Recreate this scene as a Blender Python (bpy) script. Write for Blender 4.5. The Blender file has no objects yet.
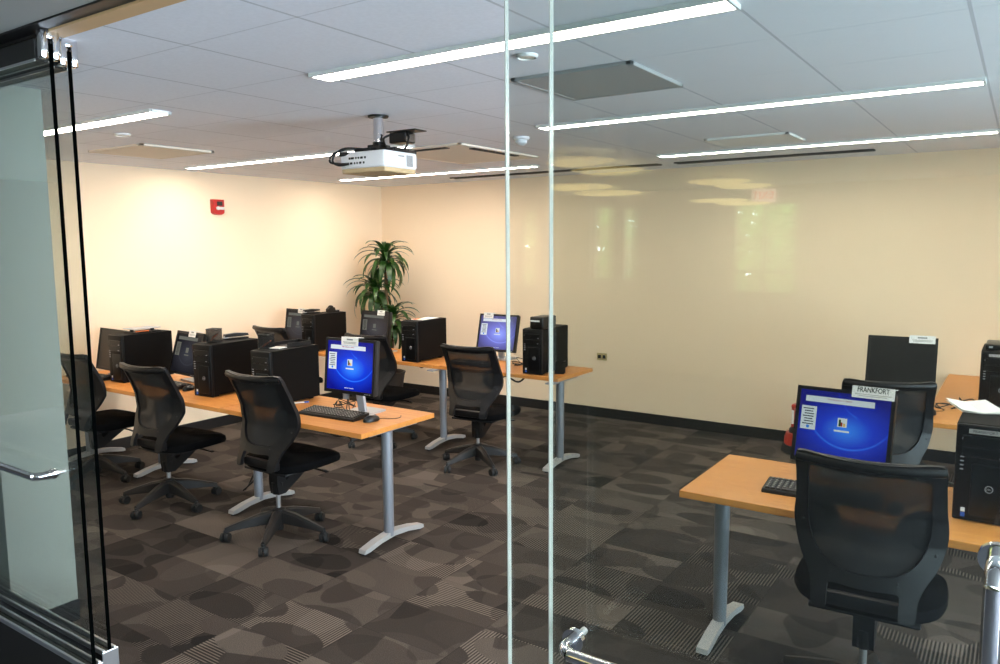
import bpy, bmesh, math, random
from mathutils import Vector, Matrix, Euler
C = bpy.context.scene.collection
PI = math.pi
R = math.radians
rnd = random.Random(7)
scene = bpy.context.scene
scene.view_settings.view_transform = 'Standard'
scene.view_settings.look = 'None'
scene.view_settings.gamma = 1.0
scene.view_settings.use_curve_mapping = False
scene.view_settings.exposure = 0.36
scene.cycles.transparent_max_bounces = 24
scene.cycles.max_bounces = 10
scene.cycles.diffuse_bounces = 5
scene.cycles.glossy_bounces = 5
scene.cycles.use_denoising = True
scene.cycles.sample_clamp_indirect = 4.0

# ------------------------------------------------------------------ materials
def lin(c):
    return tuple(((v/255)/12.92 if v/255 <= 0.04045 else ((v/255+0.055)/1.055)**2.4) for v in c) + (1.0,)

def newmat(name):
    m = bpy.data.materials.new(name); m.use_nodes = True
    nt = m.node_tree; nt.nodes.clear()
    out = nt.nodes.new('ShaderNodeOutputMaterial')
    return m, nt, out

def N(nt, typ, **kw):
    n = nt.nodes.new(typ)
    for k, v in kw.items():
        if k.startswith('i_'):
            key = k[2:]
            key = int(key) if key.isdigit() else key.replace('_', ' ')
            n.inputs[key].default_value = v
        else:
            setattr(n, k, v)
    return n

def pbr(name, rgb, rough=0.5, metal=0.0, spec=0.5, bump=0.0, bscale=300, var=0.0, vscale=6.0, coat=0.0):
    m, nt, out = newmat(name)
    b = N(nt, 'ShaderNodeBsdfPrincipled')
    b.inputs['Base Color'].default_value = lin(rgb)
    b.inputs['Roughness'].default_value = rough
    b.inputs['Metallic'].default_value = metal
    b.inputs['Specular IOR Level'].default_value = spec
    b.inputs['Coat Weight'].default_value = coat
    nt.links.new(b.outputs[0], out.inputs[0])
    tc = N(nt, 'ShaderNodeTexCoord')
    if var:
        no = N(nt, 'ShaderNodeTexNoise', i_Scale=vscale, i_Detail=3.0)
        nt.links.new(tc.outputs['Object'], no.inputs['Vector'])
        mp = N(nt, 'ShaderNodeMapRange', i_1=0.3, i_2=0.7, i_3=1-var, i_4=1+var)
        nt.links.new(no.outputs[0], mp.inputs[0])
        mx = N(nt, 'ShaderNodeMix', data_type='RGBA', blend_type='MULTIPLY')
        mx.inputs[0].default_value = 1.0
        mx.inputs[6].default_value = lin(rgb)
        nt.links.new(mp.outputs[0], mx.inputs[7])
        nt.links.new(mx.outputs[2], b.inputs['Base Color'])
    if bump:
        no = N(nt, 'ShaderNodeTexNoise', i_Scale=bscale, i_Detail=2.0)
        nt.links.new(tc.outputs['Object'], no.inputs['Vector'])
        bp = N(nt, 'ShaderNodeBump', i_Strength=bump, i_Distance=0.002)
        nt.links.new(no.outputs[0], bp.inputs['Height'])
        nt.links.new(bp.outputs[0], b.inputs['Normal'])
    return m

def emit(name, rgb, strength):
    m, nt, out = newmat(name)
    e = N(nt, 'ShaderNodeEmission', i_Strength=strength)
    e.inputs[0].default_value = lin(rgb)
    nt.links.new(e.outputs[0], out.inputs[0])
    return m

def see_through(name, tint, refl=1.0, ior=1.5, rough=0.0):
    m, nt, out = newmat(name)
    t = N(nt, 'ShaderNodeBsdfTransparent'); t.inputs[0].default_value = tint + (1,)
    g = N(nt, 'ShaderNodeBsdfGlossy', i_Roughness=rough)
    # Schlick reflectance, the same on both faces of the pane
    ge = N(nt, 'ShaderNodeNewGeometry')
    dt = N(nt, 'ShaderNodeVectorMath', operation='DOT_PRODUCT')
    nt.links.new(ge.outputs['Incoming'], dt.inputs[0]); nt.links.new(ge.outputs['Normal'], dt.inputs[1])
    f0 = ((ior-1)/(ior+1))**2
    c = math_(nt, 'SUBTRACT', 1.0, math_(nt, 'ABSOLUTE', dt.outputs['Value']))
    fr = math_(nt, 'MULTIPLY_ADD', math_(nt, 'POWER', c, 5.0), (1-f0)*refl, f0*refl)
    mx = N(nt, 'ShaderNodeMixShader')
    nt.links.new(fr, mx.inputs[0])
    nt.links.new(t.outputs[0], mx.inputs[1]); nt.links.new(g.outputs[0], mx.inputs[2])
    nt.links.new(mx.outputs[0], out.inputs[0])
    return m

def mesh_fabric(name, rgb, open_):
    m, nt, out = newmat(name)
    t = N(nt, 'ShaderNodeBsdfTransparent')
    b = N(nt, 'ShaderNodeBsdfPrincipled', i_Roughness=0.8)
    b.inputs['Base Color'].default_value = lin(rgb)
    mx = N(nt, 'ShaderNodeMixShader', i_0=1-open_)
    nt.links.new(t.outputs[0], mx.inputs[1]); nt.links.new(b.outputs[0], mx.inputs[2])
    nt.links.new(mx.outputs[0], out.inputs[0])
    return m

def math_(nt, op, a, b=None, c=None):
    n = N(nt, 'ShaderNodeMath', operation=op)
    for i, v in enumerate((a, b, c)):
        if v is None: continue
        if isinstance(v, (int, float)): n.inputs[i].default_value = v
        else: nt.links.new(v, n.inputs[i])
    return n.outputs[0]

def wood_mat(name, c1, c2):
    m, nt, out = newmat(name)
    b = N(nt, 'ShaderNodeBsdfPrincipled', i_Roughness=0.38)
    tc = N(nt, 'ShaderNodeTexCoord')
    mp = N(nt, 'ShaderNodeMapping'); mp.inputs['Scale'].default_value = (2.2, 26, 26)
    nt.links.new(tc.outputs['Object'], mp.inputs[0])
    no = N(nt, 'ShaderNodeTexNoise', i_Scale=1.6, i_Detail=6.0, i_Roughness=0.65, i_Distortion=0.6)
    nt.links.new(mp.outputs[0], no.inputs['Vector'])
    cr = N(nt, 'ShaderNodeValToRGB')
    cr.color_ramp.elements[0].position = 0.3; cr.color_ramp.elements[0].color = lin(c1)
    cr.color_ramp.elements[1].position = 0.7; cr.color_ramp.elements[1].color = lin(c2)
    nt.links.new(no.outputs[0], cr.inputs[0]); nt.links.new(cr.outputs[0], b.inputs['Base Color'])
    nt.links.new(b.outputs[0], out.inputs[0])
    return m

def carpet_mat():
    m, nt, out = newmat('patterned_carpet_tile')
    b = N(nt, 'ShaderNodeBsdfPrincipled', i_Roughness=0.95)
    b.inputs['Specular IOR Level'].default_value = 0.15
    tc = N(nt, 'ShaderNodeTexCoord')
    P = tc.outputs['Object']
    S = 0.5
    dv = N(nt, 'ShaderNodeVectorMath', operation='DIVIDE'); dv.inputs[1].default_value = (S, S*0.62, 1)
    nt.links.new(P, dv.inputs[0])
    fl = N(nt, 'ShaderNodeVectorMath', operation='FLOOR'); nt.links.new(dv.outputs[0], fl.inputs[0])
    wn = N(nt, 'ShaderNodeTexWhiteNoise', noise_dimensions='3D'); nt.links.new(fl.outputs[0], wn.inputs[0])
    sep = N(nt, 'ShaderNodeSeparateColor'); nt.links.new(wn.outputs['Color'], sep.inputs[0])
    # each tile samples the figure at its own offset, so the ovals break at the tile edges
    off = N(nt, 'ShaderNodeVectorMath', operation='SCALE'); off.inputs['Scale'].default_value = 9.0
    nt.links.new(wn.outputs['Color'], off.inputs[0])
    ad = N(nt, 'ShaderNodeVectorMath', operation='ADD')
    nt.links.new(P, ad.inputs[0]); nt.links.new(off.outputs[0], ad.inputs[1])
    def ovals(sx, sy, rot, thr):
        mp = N(nt, 'ShaderNodeMapping'); mp.inputs['Scale'].default_value = (sx, sy, 0)
        mp.inputs['Rotation'].default_value = (0, 0, rot)
        nt.links.new(ad.outputs[0], mp.inputs[0])
        vo = N(nt, 'ShaderNodeTexVoronoi', voronoi_dimensions='2D', i_Scale=1.0, i_Randomness=0.8)
        nt.links.new(mp.outputs[0], vo.inputs['Vector'])
        mask = N(nt, 'ShaderNodeMapRange', i_1=thr+0.01, i_2=thr-0.01, i_3=0.0, i_4=1.0)
        nt.links.new(vo.outputs['Distance'], mask.inputs[0])
        sc = N(nt, 'ShaderNodeSeparateColor'); nt.links.new(vo.outputs['Color'], sc.inputs[0])
        return mask.outputs[0], sc.outputs[0], sc.outputs[1]
    m1, r1, g1 = ovals(2.0, 4.2, 0.35, 0.44)
    m2, r2, g2 = ovals(3.4, 1.8, -0.2, 0.40)
    base = math_(nt, 'MULTIPLY_ADD', sep.outputs[0], 0.42, 0.33)
    o1 = math_(nt, 'MULTIPLY', m1, math_(nt, 'SUBTRACT', r1, 0.66))
    o2 = math_(nt, 'MULTIPLY', m2, math_(nt, 'SUBTRACT', r2, 0.58))
    v = math_(nt, 'MULTIPLY_ADD', o1, 0.45, base)
    v = math_(nt, 'MULTIPLY_ADD', o2, 0.36, v)
    # ribs in some tiles and outside the ovals
    sx = N(nt, 'ShaderNodeSeparateXYZ'); nt.links.new(P, sx.inputs[0])
    rx = math_(nt, 'SINE', math_(nt, 'MULTIPLY', sx.outputs[0], 2*PI/0.016))
    ry = math_(nt, 'SINE', math_(nt, 'MULTIPLY', sx.outputs[1], 2*PI/0.016))
    pick = math_(nt, 'GREATER_THAN', sep.outputs[1], 0.8)
    rib = math_(nt, 'ADD', math_(nt, 'MULTIPLY', rx, math_(nt, 'SUBTRACT', 1.0, pick)), math_(nt, 'MULTIPLY', ry, pick))
    ribm = math_(nt, 'MULTIPLY', rib, math_(nt, 'MULTIPLY', math_(nt, 'GREATER_THAN', sep.outputs[2], 0.45), math_(nt, 'SUBTRACT', 1.0, m1)))
    v = math_(nt, 'MULTIPLY_ADD', ribm, 0.42, v)
    # thin seam between tiles
    fr = N(nt, 'ShaderNodeVectorMath', operation='FRACTION'); nt.links.new(dv.outputs[0], fr.inputs[0])
    sf = N(nt, 'ShaderNodeSeparateXYZ'); nt.links.new(fr.outputs[0], sf.inputs[0])
    seam = math_(nt, 'MINIMUM', sf.outputs[0], sf.outputs[1])
    seam = math_(nt, 'LESS_THAN', seam, 0.012)
    v = math_(nt, 'MULTIPLY_ADD', seam, -0.12, v)
    no = N(nt, 'ShaderNodeTexNoise', i_Scale=260.0, i_Detail=2.0); nt.links.new(P, no.inputs['Vector'])
    v = math_(nt, 'MULTIPLY_ADD', math_(nt, 'SUBTRACT', no.outputs[0], 0.5), 0.7, v)
    cr = N(nt, 'ShaderNodeValToRGB')
    e = cr.color_ramp.elements
    e[0].position = 0.0; e[0].color = lin(CARPET[0])
    e[1].position = 1.0; e[1].color = lin(CARPET[2])
    k = e.new(0.5); k.color = lin(CARPET[1])
    nt.links.new(v, cr.inputs[0]); nt.links.new(cr.outputs[0], b.inputs['Base Color'])
    bp = N(nt, 'ShaderNodeBump', i_Strength=0.4, i_Distance=0.003)
    nt.links.new(v, bp.inputs['Height']); nt.links.new(bp.outputs[0], b.inputs['Normal'])
    nt.links.new(b.outputs[0], out.inputs[0])
    return m
CARPET = ((24, 21, 20), (60, 54, 50), (112, 103, 95))

GX0, GP = -2.49, 0.5775       # ceiling grid origin / pitch along X
GY0, GQ = 2.262, 0.5645       # along Y
def ceiling_mat():
    m, nt, out = newmat('white_acoustic_ceiling_tile')
    b = N(nt, 'ShaderNodeBsdfPrincipled', i_Roughness=0.9)
    b.inputs['Specular IOR Level'].default_value = 0.2
    tc = N(nt, 'ShaderNodeTexCoord')
    s = N(nt, 'ShaderNodeSeparateXYZ'); nt.links.new(tc.outputs['Object'], s.inputs[0])
    def line(o, org, p, w):
        f = math_(nt, 'FRACT', math_(nt, 'DIVIDE', math_(nt, 'SUBTRACT', o, org - p*40 - w/2), p))
        return f, math_(nt, 'LESS_THAN', f, w/p)
    fx, lx = line(s.outputs[0], GX0, GP, 0.011)
    fy, ly = line(s.outputs[1], GY0, GQ, 0.007)
    no = N(nt, 'ShaderNodeTexNoise', i_Scale=70.0, i_Detail=4.0); nt.links.new(tc.outputs['Object'], no.inputs['Vector'])
    tile = math_(nt, 'MULTIPLY_ADD', no.outputs[0], 0.14, 0.93)
    v = math_(nt, 'MULTIPLY', tile, math_(nt, 'SUBTRACT', 1.0, math_(nt, 'MULTIPLY', lx, 0.3)))
    v = math_(nt, 'MULTIPLY', v, math_(nt, 'SUBTRACT', 1.0, math_(nt, 'MULTIPLY', ly, 0.2)))
    mx = N(nt, 'ShaderNodeMix', data_type='RGBA', blend_type='MULTIPLY')
    mx.inputs[0].default_value = 1.0; mx.inputs[6].default_value = lin(CEIL)
    nt.links.new(v, mx.inputs[7]); nt.links.new(mx.outputs[2], b.inputs['Base Color'])
    bp = N(nt, 'ShaderNodeBump', i_Strength=0.5, i_Distance=0.003)
    nt.links.new(v, bp.inputs['Height']); nt.links.new(bp.outputs[0], b.inputs['Normal'])
    nt.links.new(b.outputs[0], out.inputs[0])
    return m
CEIL = (240, 241, 248)

def screen_mat(name, strength, sat=1.0, purple=0.0):
    # glowing login wallpaper: blue, brighter in the middle, two pale arcs
    m, nt, out = newmat(name)
    tc = N(nt, 'ShaderNodeTexCoord')
    s = N(nt, 'ShaderNodeSeparateXYZ'); nt.links.new(tc.outputs['Object'], s.inputs[0])
    x, z = s.outputs[0], s.outputs[2]
    def dist(cx, cz, kx=1.0, kz=1.0):
        a = math_(nt, 'MULTIPLY', math_(nt, 'SUBTRACT', x, cx), kx)
        c = math_(nt, 'MULTIPLY', math_(nt, 'SUBTRACT', z, cz), kz)
        return math_(nt, 'SQRT', math_(nt, 'ADD', math_(nt, 'MULTIPLY', a, a), math_(nt, 'MULTIPLY', c, c)))
    d = dist(0.02, 0.16, 1.0, 1.5)
    g = math_(nt, 'SUBTRACT', 1.0, math_(nt, 'DIVIDE', d, 0.24))
    def arc(cx, cz, r, w):
        a = math_(nt, 'ABSOLUTE', math_(nt, 'SUBTRACT', dist(cx, cz), r))
        a = math_(nt, 'SUBTRACT', 1.0, math_(nt, 'DIVIDE', a, w))
        return math_(nt, 'MAXIMUM', a, 0.0)
    a1 = math_(nt, 'MULTIPLY', arc(0.03, 0.27, 0.19, 0.007), math_(nt, 'LESS_THAN', z, 0.2))
    a2 = math_(nt, 'MULTIPLY', arc(0.12, 0.36, 0.15, 0.006), math_(nt, 'LESS_THAN', x, 0.06))
    v = math_(nt, 'ADD', g, math_(nt, 'MULTIPLY', math_(nt, 'ADD', a1, math_(nt, 'MULTIPLY', a2, 0.6)), 0.36))
    cr = N(nt, 'ShaderNodeValToRGB'); e = cr.color_ramp.elements
    e[0].position = 0.0; e[0].color = lin((8+40*purple, 14+34*purple, 122))
    e[1].position = 1.0; e[1].color = lin((48+50*purple, 130, 245))
    k = e.new(0.55); k.color = lin((13+55*purple, 52+25*purple, 200))
    nt.links.new(v, cr.inputs[0])
    hs = N(nt, 'ShaderNodeHueSaturation', i_Saturation=sat)
    nt.links.new(cr.outputs[0], hs.inputs['Color'])
    em = N(nt, 'ShaderNodeEmission', i_Strength=strength); nt.links.new(hs.outputs[0], em.inputs[0])
    gl = N(nt, 'ShaderNodeBsdfGlossy', i_Roughness=0.25); gl.inputs[0].default_value = (.03, .03, .03, 1)
    ads = N(nt, 'ShaderNodeAddShader'); nt.links.new(em.outputs[0], ads.inputs[0]); nt.links.new(gl.outputs[0], ads.inputs[1])
    nt.links.new(ads.outputs[0], out.inputs[0])
    return m

WALL = (248, 224, 194)
M = {}
M['wall'] = pbr('cream_wall_paint', WALL, 0.85, spec=0.2, bump=0.05, bscale=500)
M['white_wall'] = pbr('pale_wall_paint', (180, 182, 174), 0.8, spec=0.2)
M['base'] = pbr('black_rubber_baseboard', (26, 22, 20), 0.5)
M['carpet'] = carpet_mat()
M['ceil'] = ceiling_mat()
M['lobby_floor'] = pbr('grey_stone_floor', (80, 82, 88), 0.7, var=0.2)
M['lobby_wall'] = pbr('taupe_lobby_wall', (74, 69, 62), 0.8)
M['soffit'] = pbr('grey_soffit_paint', (172, 172, 168), 0.7)
M['track'] = pbr('dark_bronze_track', (40, 38, 37), 0.45, metal=0.3)
M['beige_trim'] = pbr('tan_header_trim', (214, 176, 130), 0.5)
M['chrome'] = pbr('polished_chrome', (225, 225, 228), 0.08, metal=1.0)
M['alu'] = pbr('satin_aluminium', (200, 202, 205), 0.3, metal=0.9)
M['silver'] = pbr('silver_paint', (188, 190, 196), 0.35, metal=0.4)
M['leg'] = pbr('grey_blue_metal_leg', (148, 152, 160), 0.38, metal=0.5)
M['foot'] = pbr('light_silver_foot', (176, 176, 176), 0.4, metal=0.2)
M['wood'] = wood_mat('honey_maple_laminate', (196, 124, 56), (217, 150, 78))
M['woodedge'] = wood_mat('maple_edge_band', (190, 112, 52), (206, 130, 66))
M['black'] = pbr('black_plastic', (13, 13, 14), 0.45, spec=0.35)
M['blackgloss'] = pbr('glossy_black_plastic', (9, 9, 10), 0.28, spec=0.4)
M['case'] = pbr('black_steel_case', (9, 8, 8), 0.6, spec=0.12)
M['front'] = pbr('charcoal_front_bezel', (12, 12, 13), 0.5, spec=0.2)
M['frame'] = pbr('charcoal_chair_plastic', (13, 13, 15), 0.45, spec=0.35)
M['basep'] = pbr('dark_grey_chair_base', (28, 26, 25), 0.5, spec=0.35)
M['fabric'] = pbr('black_seat_fabric', (8, 8, 9), 0.95, spec=0.1, bump=0.3, bscale=600)
M['mesh'] = mesh_fabric('black_mesh_fabric', (9, 9, 10), 0.055)
M['cup_mesh'] = mesh_fabric('black_cup_mesh', (12, 12, 12), 0.5)
M['lumbar'] = mesh_fabric('dark_lumbar_pad', (9, 9, 10), 0.05)
M['rubber'] = pbr('black_rubber', (20, 20, 20), 0.6)
M['cable'] = pbr('black_cable', (18, 18, 18), 0.5)
M['yellow'] = pbr('yellow_plug', (220, 180, 30), 0.5)
M['white'] = pbr('white_plastic', (226, 227, 232), 0.45)
M['paper'] = pbr('white_paper', (244, 242, 236), 0.8)
M['ink'] = pbr('black_ink', (25, 25, 28), 0.7)
M['greyink'] = pbr('grey_ink', (150, 148, 146), 0.7)
M['key'] = pbr('dark_key_caps', (46, 44, 42), 0.5)
M['legend'] = pbr('pale_key_legend', (170, 168, 160), 0.6)
M['red'] = pbr('red_alarm_plastic', (176, 22, 20), 0.4)
M['redv'] = pbr('red_cleaner_plastic', (186, 50, 30), 0.35)
M['lens'] = pbr('clear_strobe_lens', (225, 228, 225), 0.1)
M['brass'] = pbr('beige_outlet_plate', (190, 170, 122), 0.4, metal=0.3)
M['tan'] = pbr('tan_vent_panel', (232, 222, 206), 0.8)
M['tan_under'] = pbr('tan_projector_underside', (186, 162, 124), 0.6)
M['grille'] = pbr('grey_perforated_steel', (168, 168, 168), 0.7, bump=0.6, bscale=180)
M['slot'] = pbr('black_slot', (22, 21, 20), 0.7)
M['light_frame'] = pbr('white_light_frame', (235, 235, 232), 0.5)
M['lamp'] = emit('fluorescent_diffuser', (255, 243, 228), 36.0)
M['pendant'] = emit('amber_pendant_shade', (255, 226, 150), 2.6)
M['exit_face'] = emit('lit_exit_face', (240, 200, 185), 2.4)
M['exit_red'] = emit('lit_exit_letters', (240, 30, 20), 3.0)
M['glass'] = see_through('clear_door_glass', (0.882, 0.906, 0.895), 1.0, 1.5)
M['edge_dark'] = pbr('shaded_glass_edge', (3, 4, 4), 0.8, spec=0.0)  # same glass edge, its black look from this angle put into the colour
M['edge_light'] = pbr('lit_polished_glass_edge', (240, 238, 230), 0.2, metal=0.35)  # pale colour stands for room light carried through the glass edge
M['window_glass'] = see_through('window_pane_glass', (0.95, 0.97, 0.96), 1.0, 1.45)
M['leaf'] = pbr('dark_green_leaf', (38, 72, 24), 0.35, var=0.5, vscale=9)
M['tree'] = pbr('sunlit_tree_leaf', (150, 172, 104), 0.6, var=0.4, vscale=2)
M['cane'] = pbr('brown_cane', (104, 84, 58), 0.8)
M['pot'] = pbr('dark_plant_pot', (52, 46, 42), 0.5)
M['soil'] = pbr('potting_soil', (44, 32, 24), 0.95)
M['orange'] = pbr('orange_pencil', (222, 110, 40), 0.5)
M['blue'] = pbr('blue_sticker', (40, 90, 190), 0.4)
M['screen'] = screen_mat('blue_login_screen', 1.0)
M['screen_violet'] = screen_mat('violet_blue_login_screen', 0.9, 0.85, 1.0)
M['screen_dim'] = screen_mat('dim_navy_login_screen', 0.05, 0.25)  # same login screen, dimming at a steep viewing angle put into its glow
M['screen_off'] = pbr('dark_screen_glass', (15, 14, 14), 0.35, spec=0.3)
M['ui_white'] = emit('white_screen_panel', (214, 222, 228), 0.85)
M['ui_dim'] = emit('dim_screen_panel', (150, 150, 140), 0.35)  # panel on those screens, viewing angle dimming put into its glow
M['ui_text'] = emit('dark_screen_text', (60, 66, 80), 0.6)
M['ui_red'] = emit('red_screen_text', (170, 40, 50), 0.8)
M['ui_blue'] = emit('blue_screen_disc', (30, 120, 220), 0.9)
M['ui_pic_green'] = emit('screen_picture_green', (60, 90, 50), 0.6)
M['ui_pic_red'] = emit('screen_picture_red', (170, 50, 40), 0.7)
M['ui_pic_yellow'] = emit('screen_picture_yellow', (225, 180, 70), 0.8)
M['ui_txt_white'] = emit('white_screen_text', (220, 230, 245), 0.8)

# ------------------------------------------------------------------ geometry
class MB:
    def __init__(self): self.bm = bmesh.new()
    def merge(self, b, mtx=None, mi=0):
        me = bpy.data.meshes.new('tmp'); 
        if mtx is not None: bmesh.ops.transform(b, matrix=mtx, verts=b.verts)
        for f in b.faces: f.material_index = mi
        b.to_mesh(me); b.free(); self.bm.from_mesh(me); bpy.data.meshes.remove(me)
        return self
    def box(self, c, s, bev=0.0, rot=None, mi=0, seg=2):
        b = bmesh.new(); bmesh.ops.create_cube(b, size=1.0)
        bmesh.ops.scale(b, vec=s, verts=b.verts)
        if bev: bmesh.ops.bevel(b, geom=list(b.edges), offset=bev, segments=seg, affect='EDGES', profile=0.5)
        m = Matrix.Translation(c) @ (Euler(rot).to_matrix().to_4x4() if rot else Matrix())
        return self.merge(b, m, mi)
    def cyl(self, p0, p1, r0, r1=None, n=20, mi=0, caps=True):
        p0, p1 = Vector(p0), Vector(p1); d = p1-p0
        b = bmesh.new()
        bmesh.ops.create_cone(b, cap_ends=caps, segments=n, radius1=r0, radius2=r0 if r1 is None else r1, depth=d.length)
        m = Matrix.Translation((p0+p1)/2) @ d.to_track_quat('Z', 'Y').to_matrix().to_4x4()
        return self.merge(b, m, mi)
    def sphere(self, c, r, s=(1, 1, 1), n=14, mi=0):
        b = bmesh.new(); bmesh.ops.create_uvsphere(b, u_segments=n, v_segments=max(6, n//2), radius=r)
        bmesh.ops.scale(b, vec=s, verts=b.verts)
        return self.merge(b, Matrix.Translation(c), mi)
    def tube(self, pts, r, n=8, mi=0, smooth=True):
        pts = [Vector(p) for p in pts]
        if smooth and len(pts) > 2: pts = spline(pts, 6)
        b = bmesh.new(); rings = []
        up = Vector((0, 0, 1))
        for i, p in enumerate(pts):
            d = (pts[min(i+1, len(pts)-1)] - pts[max(i-1, 0)]).normalized()
            a = d.cross(up)
            if a.length < 0.1: a = d.cross(Vector((1, 0, 0)))
            a.normalize(); c = d.cross(a)
            rr = r[min(i, len(r)-1)] if isinstance(r, (list, tuple)) else r
            rings.append([b.verts.new(p + (a*math.cos(2*PI*k/n) + c*math.sin(2*PI*k/n))*rr) for k in range(n)])
        for q, w in zip(rings, rings[1:]):
            for k in range(n): b.faces.new((q[k], q[(k+1) % n], w[(k+1) % n], w[k]))
        b.faces.new(rings[0][::-1]); b.faces.new(rings[-1])
        return self.merge(b, None, mi)
    def lathe(self, prof, c=(0, 0, 0), n=28, mi=0):
        b = bmesh.new(); rings = []
        for r, z in prof:
            rings.append([b.verts.new((max(r, 1e-4)*math.cos(2*PI*k/n), max(r, 1e-4)*math.sin(2*PI*k/n), z)) for k in range(n)])
        for q, w in zip(rings, rings[1:]):
            for k in range(n): b.faces.new((q[k], q[(k+1) % n], w[(k+1) % n], w[k]))
        b.faces.new(rings[0][::-1]); b.faces.new(rings[-1])
        return self.merge(b, Matrix.Translation(c), mi)
    def prism(self, poly, t, fn, mi=0):
        # polygon (a,b) extruded from -t/2 to t/2; fn maps (a,b,t) to 3D
        b = bmesh.new()
        lo = [b.verts.new(fn(p[0], p[1], -t/2)) for p in poly]; hi = [b.verts.new(fn(p[0], p[1], t/2)) for p in poly]
        n = len(poly)
        b.faces.new(lo[::-1]); b.faces.new(hi)
        for k in range(n): b.faces.new((lo[k], lo[(k+1) % n], hi[(k+1) % n], hi[k]))
        bmesh.ops.recalc_face_normals(b, faces=b.faces)
        return self.merge(b, None, mi)
    def plate(self, loops, t, fn):
        # flat outline with holes in (x,z), bent into 3D by fn(x,z,offset), thickness t
        b = bmesh.new(); edges = []; vl = []
        for lp in loops:
            vs = [b.verts.new((p[0], 0, p[1])) for p in lp]; vl.append(vs)
            edges += [b.edges.new((vs[i], vs[(i+1) % len(vs)])) for i in range(len(vs))]
        bmesh.ops.triangle_fill(b, edges=edges, use_beauty=True)
        faces = list(b.faces); flat = {v: (v.co.x, v.co.z) for v in b.verts}
        back = {v: b.verts.new(fn(flat[v][0], flat[v][1], t/2)) for v in list(flat)}
        for f in faces: b.faces.new([back[v] for v in f.verts][::-1])
        for vs in vl:
            for i in range(len(vs)):
                a, c = vs[i], vs[(i+1) % len(vs)]
                b.faces.new((a, c, back[c], back[a]))
        for v, (x, z) in flat.items(): v.co = fn(x, z, -t/2)
        bmesh.ops.recalc_face_normals(b, faces=b.faces)
        return self.merge(b)
    def grid(self, fn, nu, nv, mi=0):
        b = bmesh.new()
        g = [[b.verts.new(fn(i/nu, j/nv)) for j in range(nv+1)] for i in range(nu+1)]
        for i in range(nu):
            for j in range(nv): b.faces.new((g[i][j], g[i+1][j], g[i+1][j+1], g[i][j+1]))
        return self.merge(b, None, mi)

def spline(pts, k):
    out = []
    n = len(pts)
    for i in range(n-1):
        p0, p1, p2, p3 = pts[max(i-1, 0)], pts[i], pts[i+1], pts[min(i+2, n-1)]
        for j in range(k):
            t = j/k
            out.append(0.5*((2*p1) + (p2-p0)*t + (2*p0-5*p1+4*p2-p3)*t*t + (3*p1-p0-3*p2+p3)*t**3))
    out.append(pts[-1]); return out

def obj(name, mb, mats, parent=None, smooth=False, loc=None, rot=None):
    me = bpy.data.meshes.new(name); mb.bm.to_mesh(me); mb.bm.free()
    for m in (mats if isinstance(mats, (list, tuple)) else [mats]): me.materials.append(M[m])
    if smooth:
        for p in me.polygons: p.use_smooth = True
        try: me.set_sharp_from_angle(angle=R(38))
        except Exception: pass
    o = bpy.data.objects.new(name, me); C.objects.link(o)
    if parent: o.parent = parent
    if loc: o.location = loc
    if rot: o.rotation_euler = rot
    return o

def text(name, s, size, parent, loc, rot, mat, align='CENTER', depth=0.0004, sx=1.0, bold=0.0):
    cu = bpy.data.curves.new('tmp_font', 'FONT'); cu.body = s; cu.size = size
    cu.align_x = align; cu.align_y = 'CENTER'; cu.extrude = depth; cu.offset = bold; cu.resolution_u = 3
    t = bpy.data.objects.new('tmp_font', cu)
    me = bpy.data.meshes.new_from_object(t); me.name = name
    bpy.data.objects.remove(t); bpy.data.curves.remove(cu)
    me.materials.clear(); me.materials.append(M[mat])
    o = bpy.data.objects.new(name, me); C.objects.link(o); o.parent = parent
    o.location = loc; o.rotation_euler = rot; o.scale = (sx, 1, 1)
    return o

def thing(name, label, cat, loc=(0, 0, 0), rz=0.0, group=None):
    o = bpy.data.objects.new(name, None); C.objects.link(o)
    o.empty_display_size = 0.1
    o.location = loc; o.rotation_euler = (0, 0, rz); o['label'] = label; o['category'] = cat
    if group: o['group'] = group
    return o
def tag(o, label, cat, group=None):
    o['label'] = label; o['category'] = cat
    if group: o['group'] = group
    return o
def struct(o): o['kind'] = 'structure'; return o
def dup(root, loc, rz, label):
    def cp(o, par):
        c = o.copy(); C.objects.link(c)
        if par: c.parent = par
        for ch in o.children: cp(ch, c)
        return c
    r = cp(root, None); r.location = loc; r.rotation_euler = (0, 0, rz); r['label'] = label
    return r

# ------------------------------------------------------------------ room shell
XW, YW, ZC, XR = -6.58, 7.08, 2.505, 2.6
struct(obj('floor', MB().box((-2, 4.2, -0.05), (9.4, 6.0, 0.1)), 'carpet'))
struct(obj('ceiling', MB().box((-2, 4.26, ZC+0.05), (9.4, 5.72, 0.1)), 'ceil'))
struct(obj('wall_left', MB().box((XW-0.06, 4.25, 1.3), (0.12, 5.9, 2.6)), 'wall'))
struct(obj('wall_back', MB().box((-2, YW+0.06, 1.3), (9.4, 0.12, 2.6)), 'wall'))
struct(obj('wall_right', MB().box((XR+0.06, 1.45, 1.3), (0.12, 0.4, 2.6)).box((XR+0.06, 5.95, 1.3), (0.12, 2.4, 2.6)).box((XR+0.06, 3.2, 0.05), (0.12, 3.2, 0.1)).box((XR+0.06, 3.2, 2.52), (0.12, 3.2, 0.16)), 'wall'))
struct(obj('wall_front', MB().box((-6.2, 1.635, 1.3), (4.98, 0.29, 2.6)), 'white_wall'))
for nm, c, s in (('baseboard_left', (XW+0.006, 4.43, 0.05), (0.012, 5.3, 0.1)), ('baseboard_back', (-2, YW-0.006, 0.05), (9.2, 0.012, 0.1)),
                 ('baseboard_front', (-3.704, 1.635, 0.05), (0.012, 0.29, 0.1))):
    struct(obj(nm, MB().box(c, s), 'base'))
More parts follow.
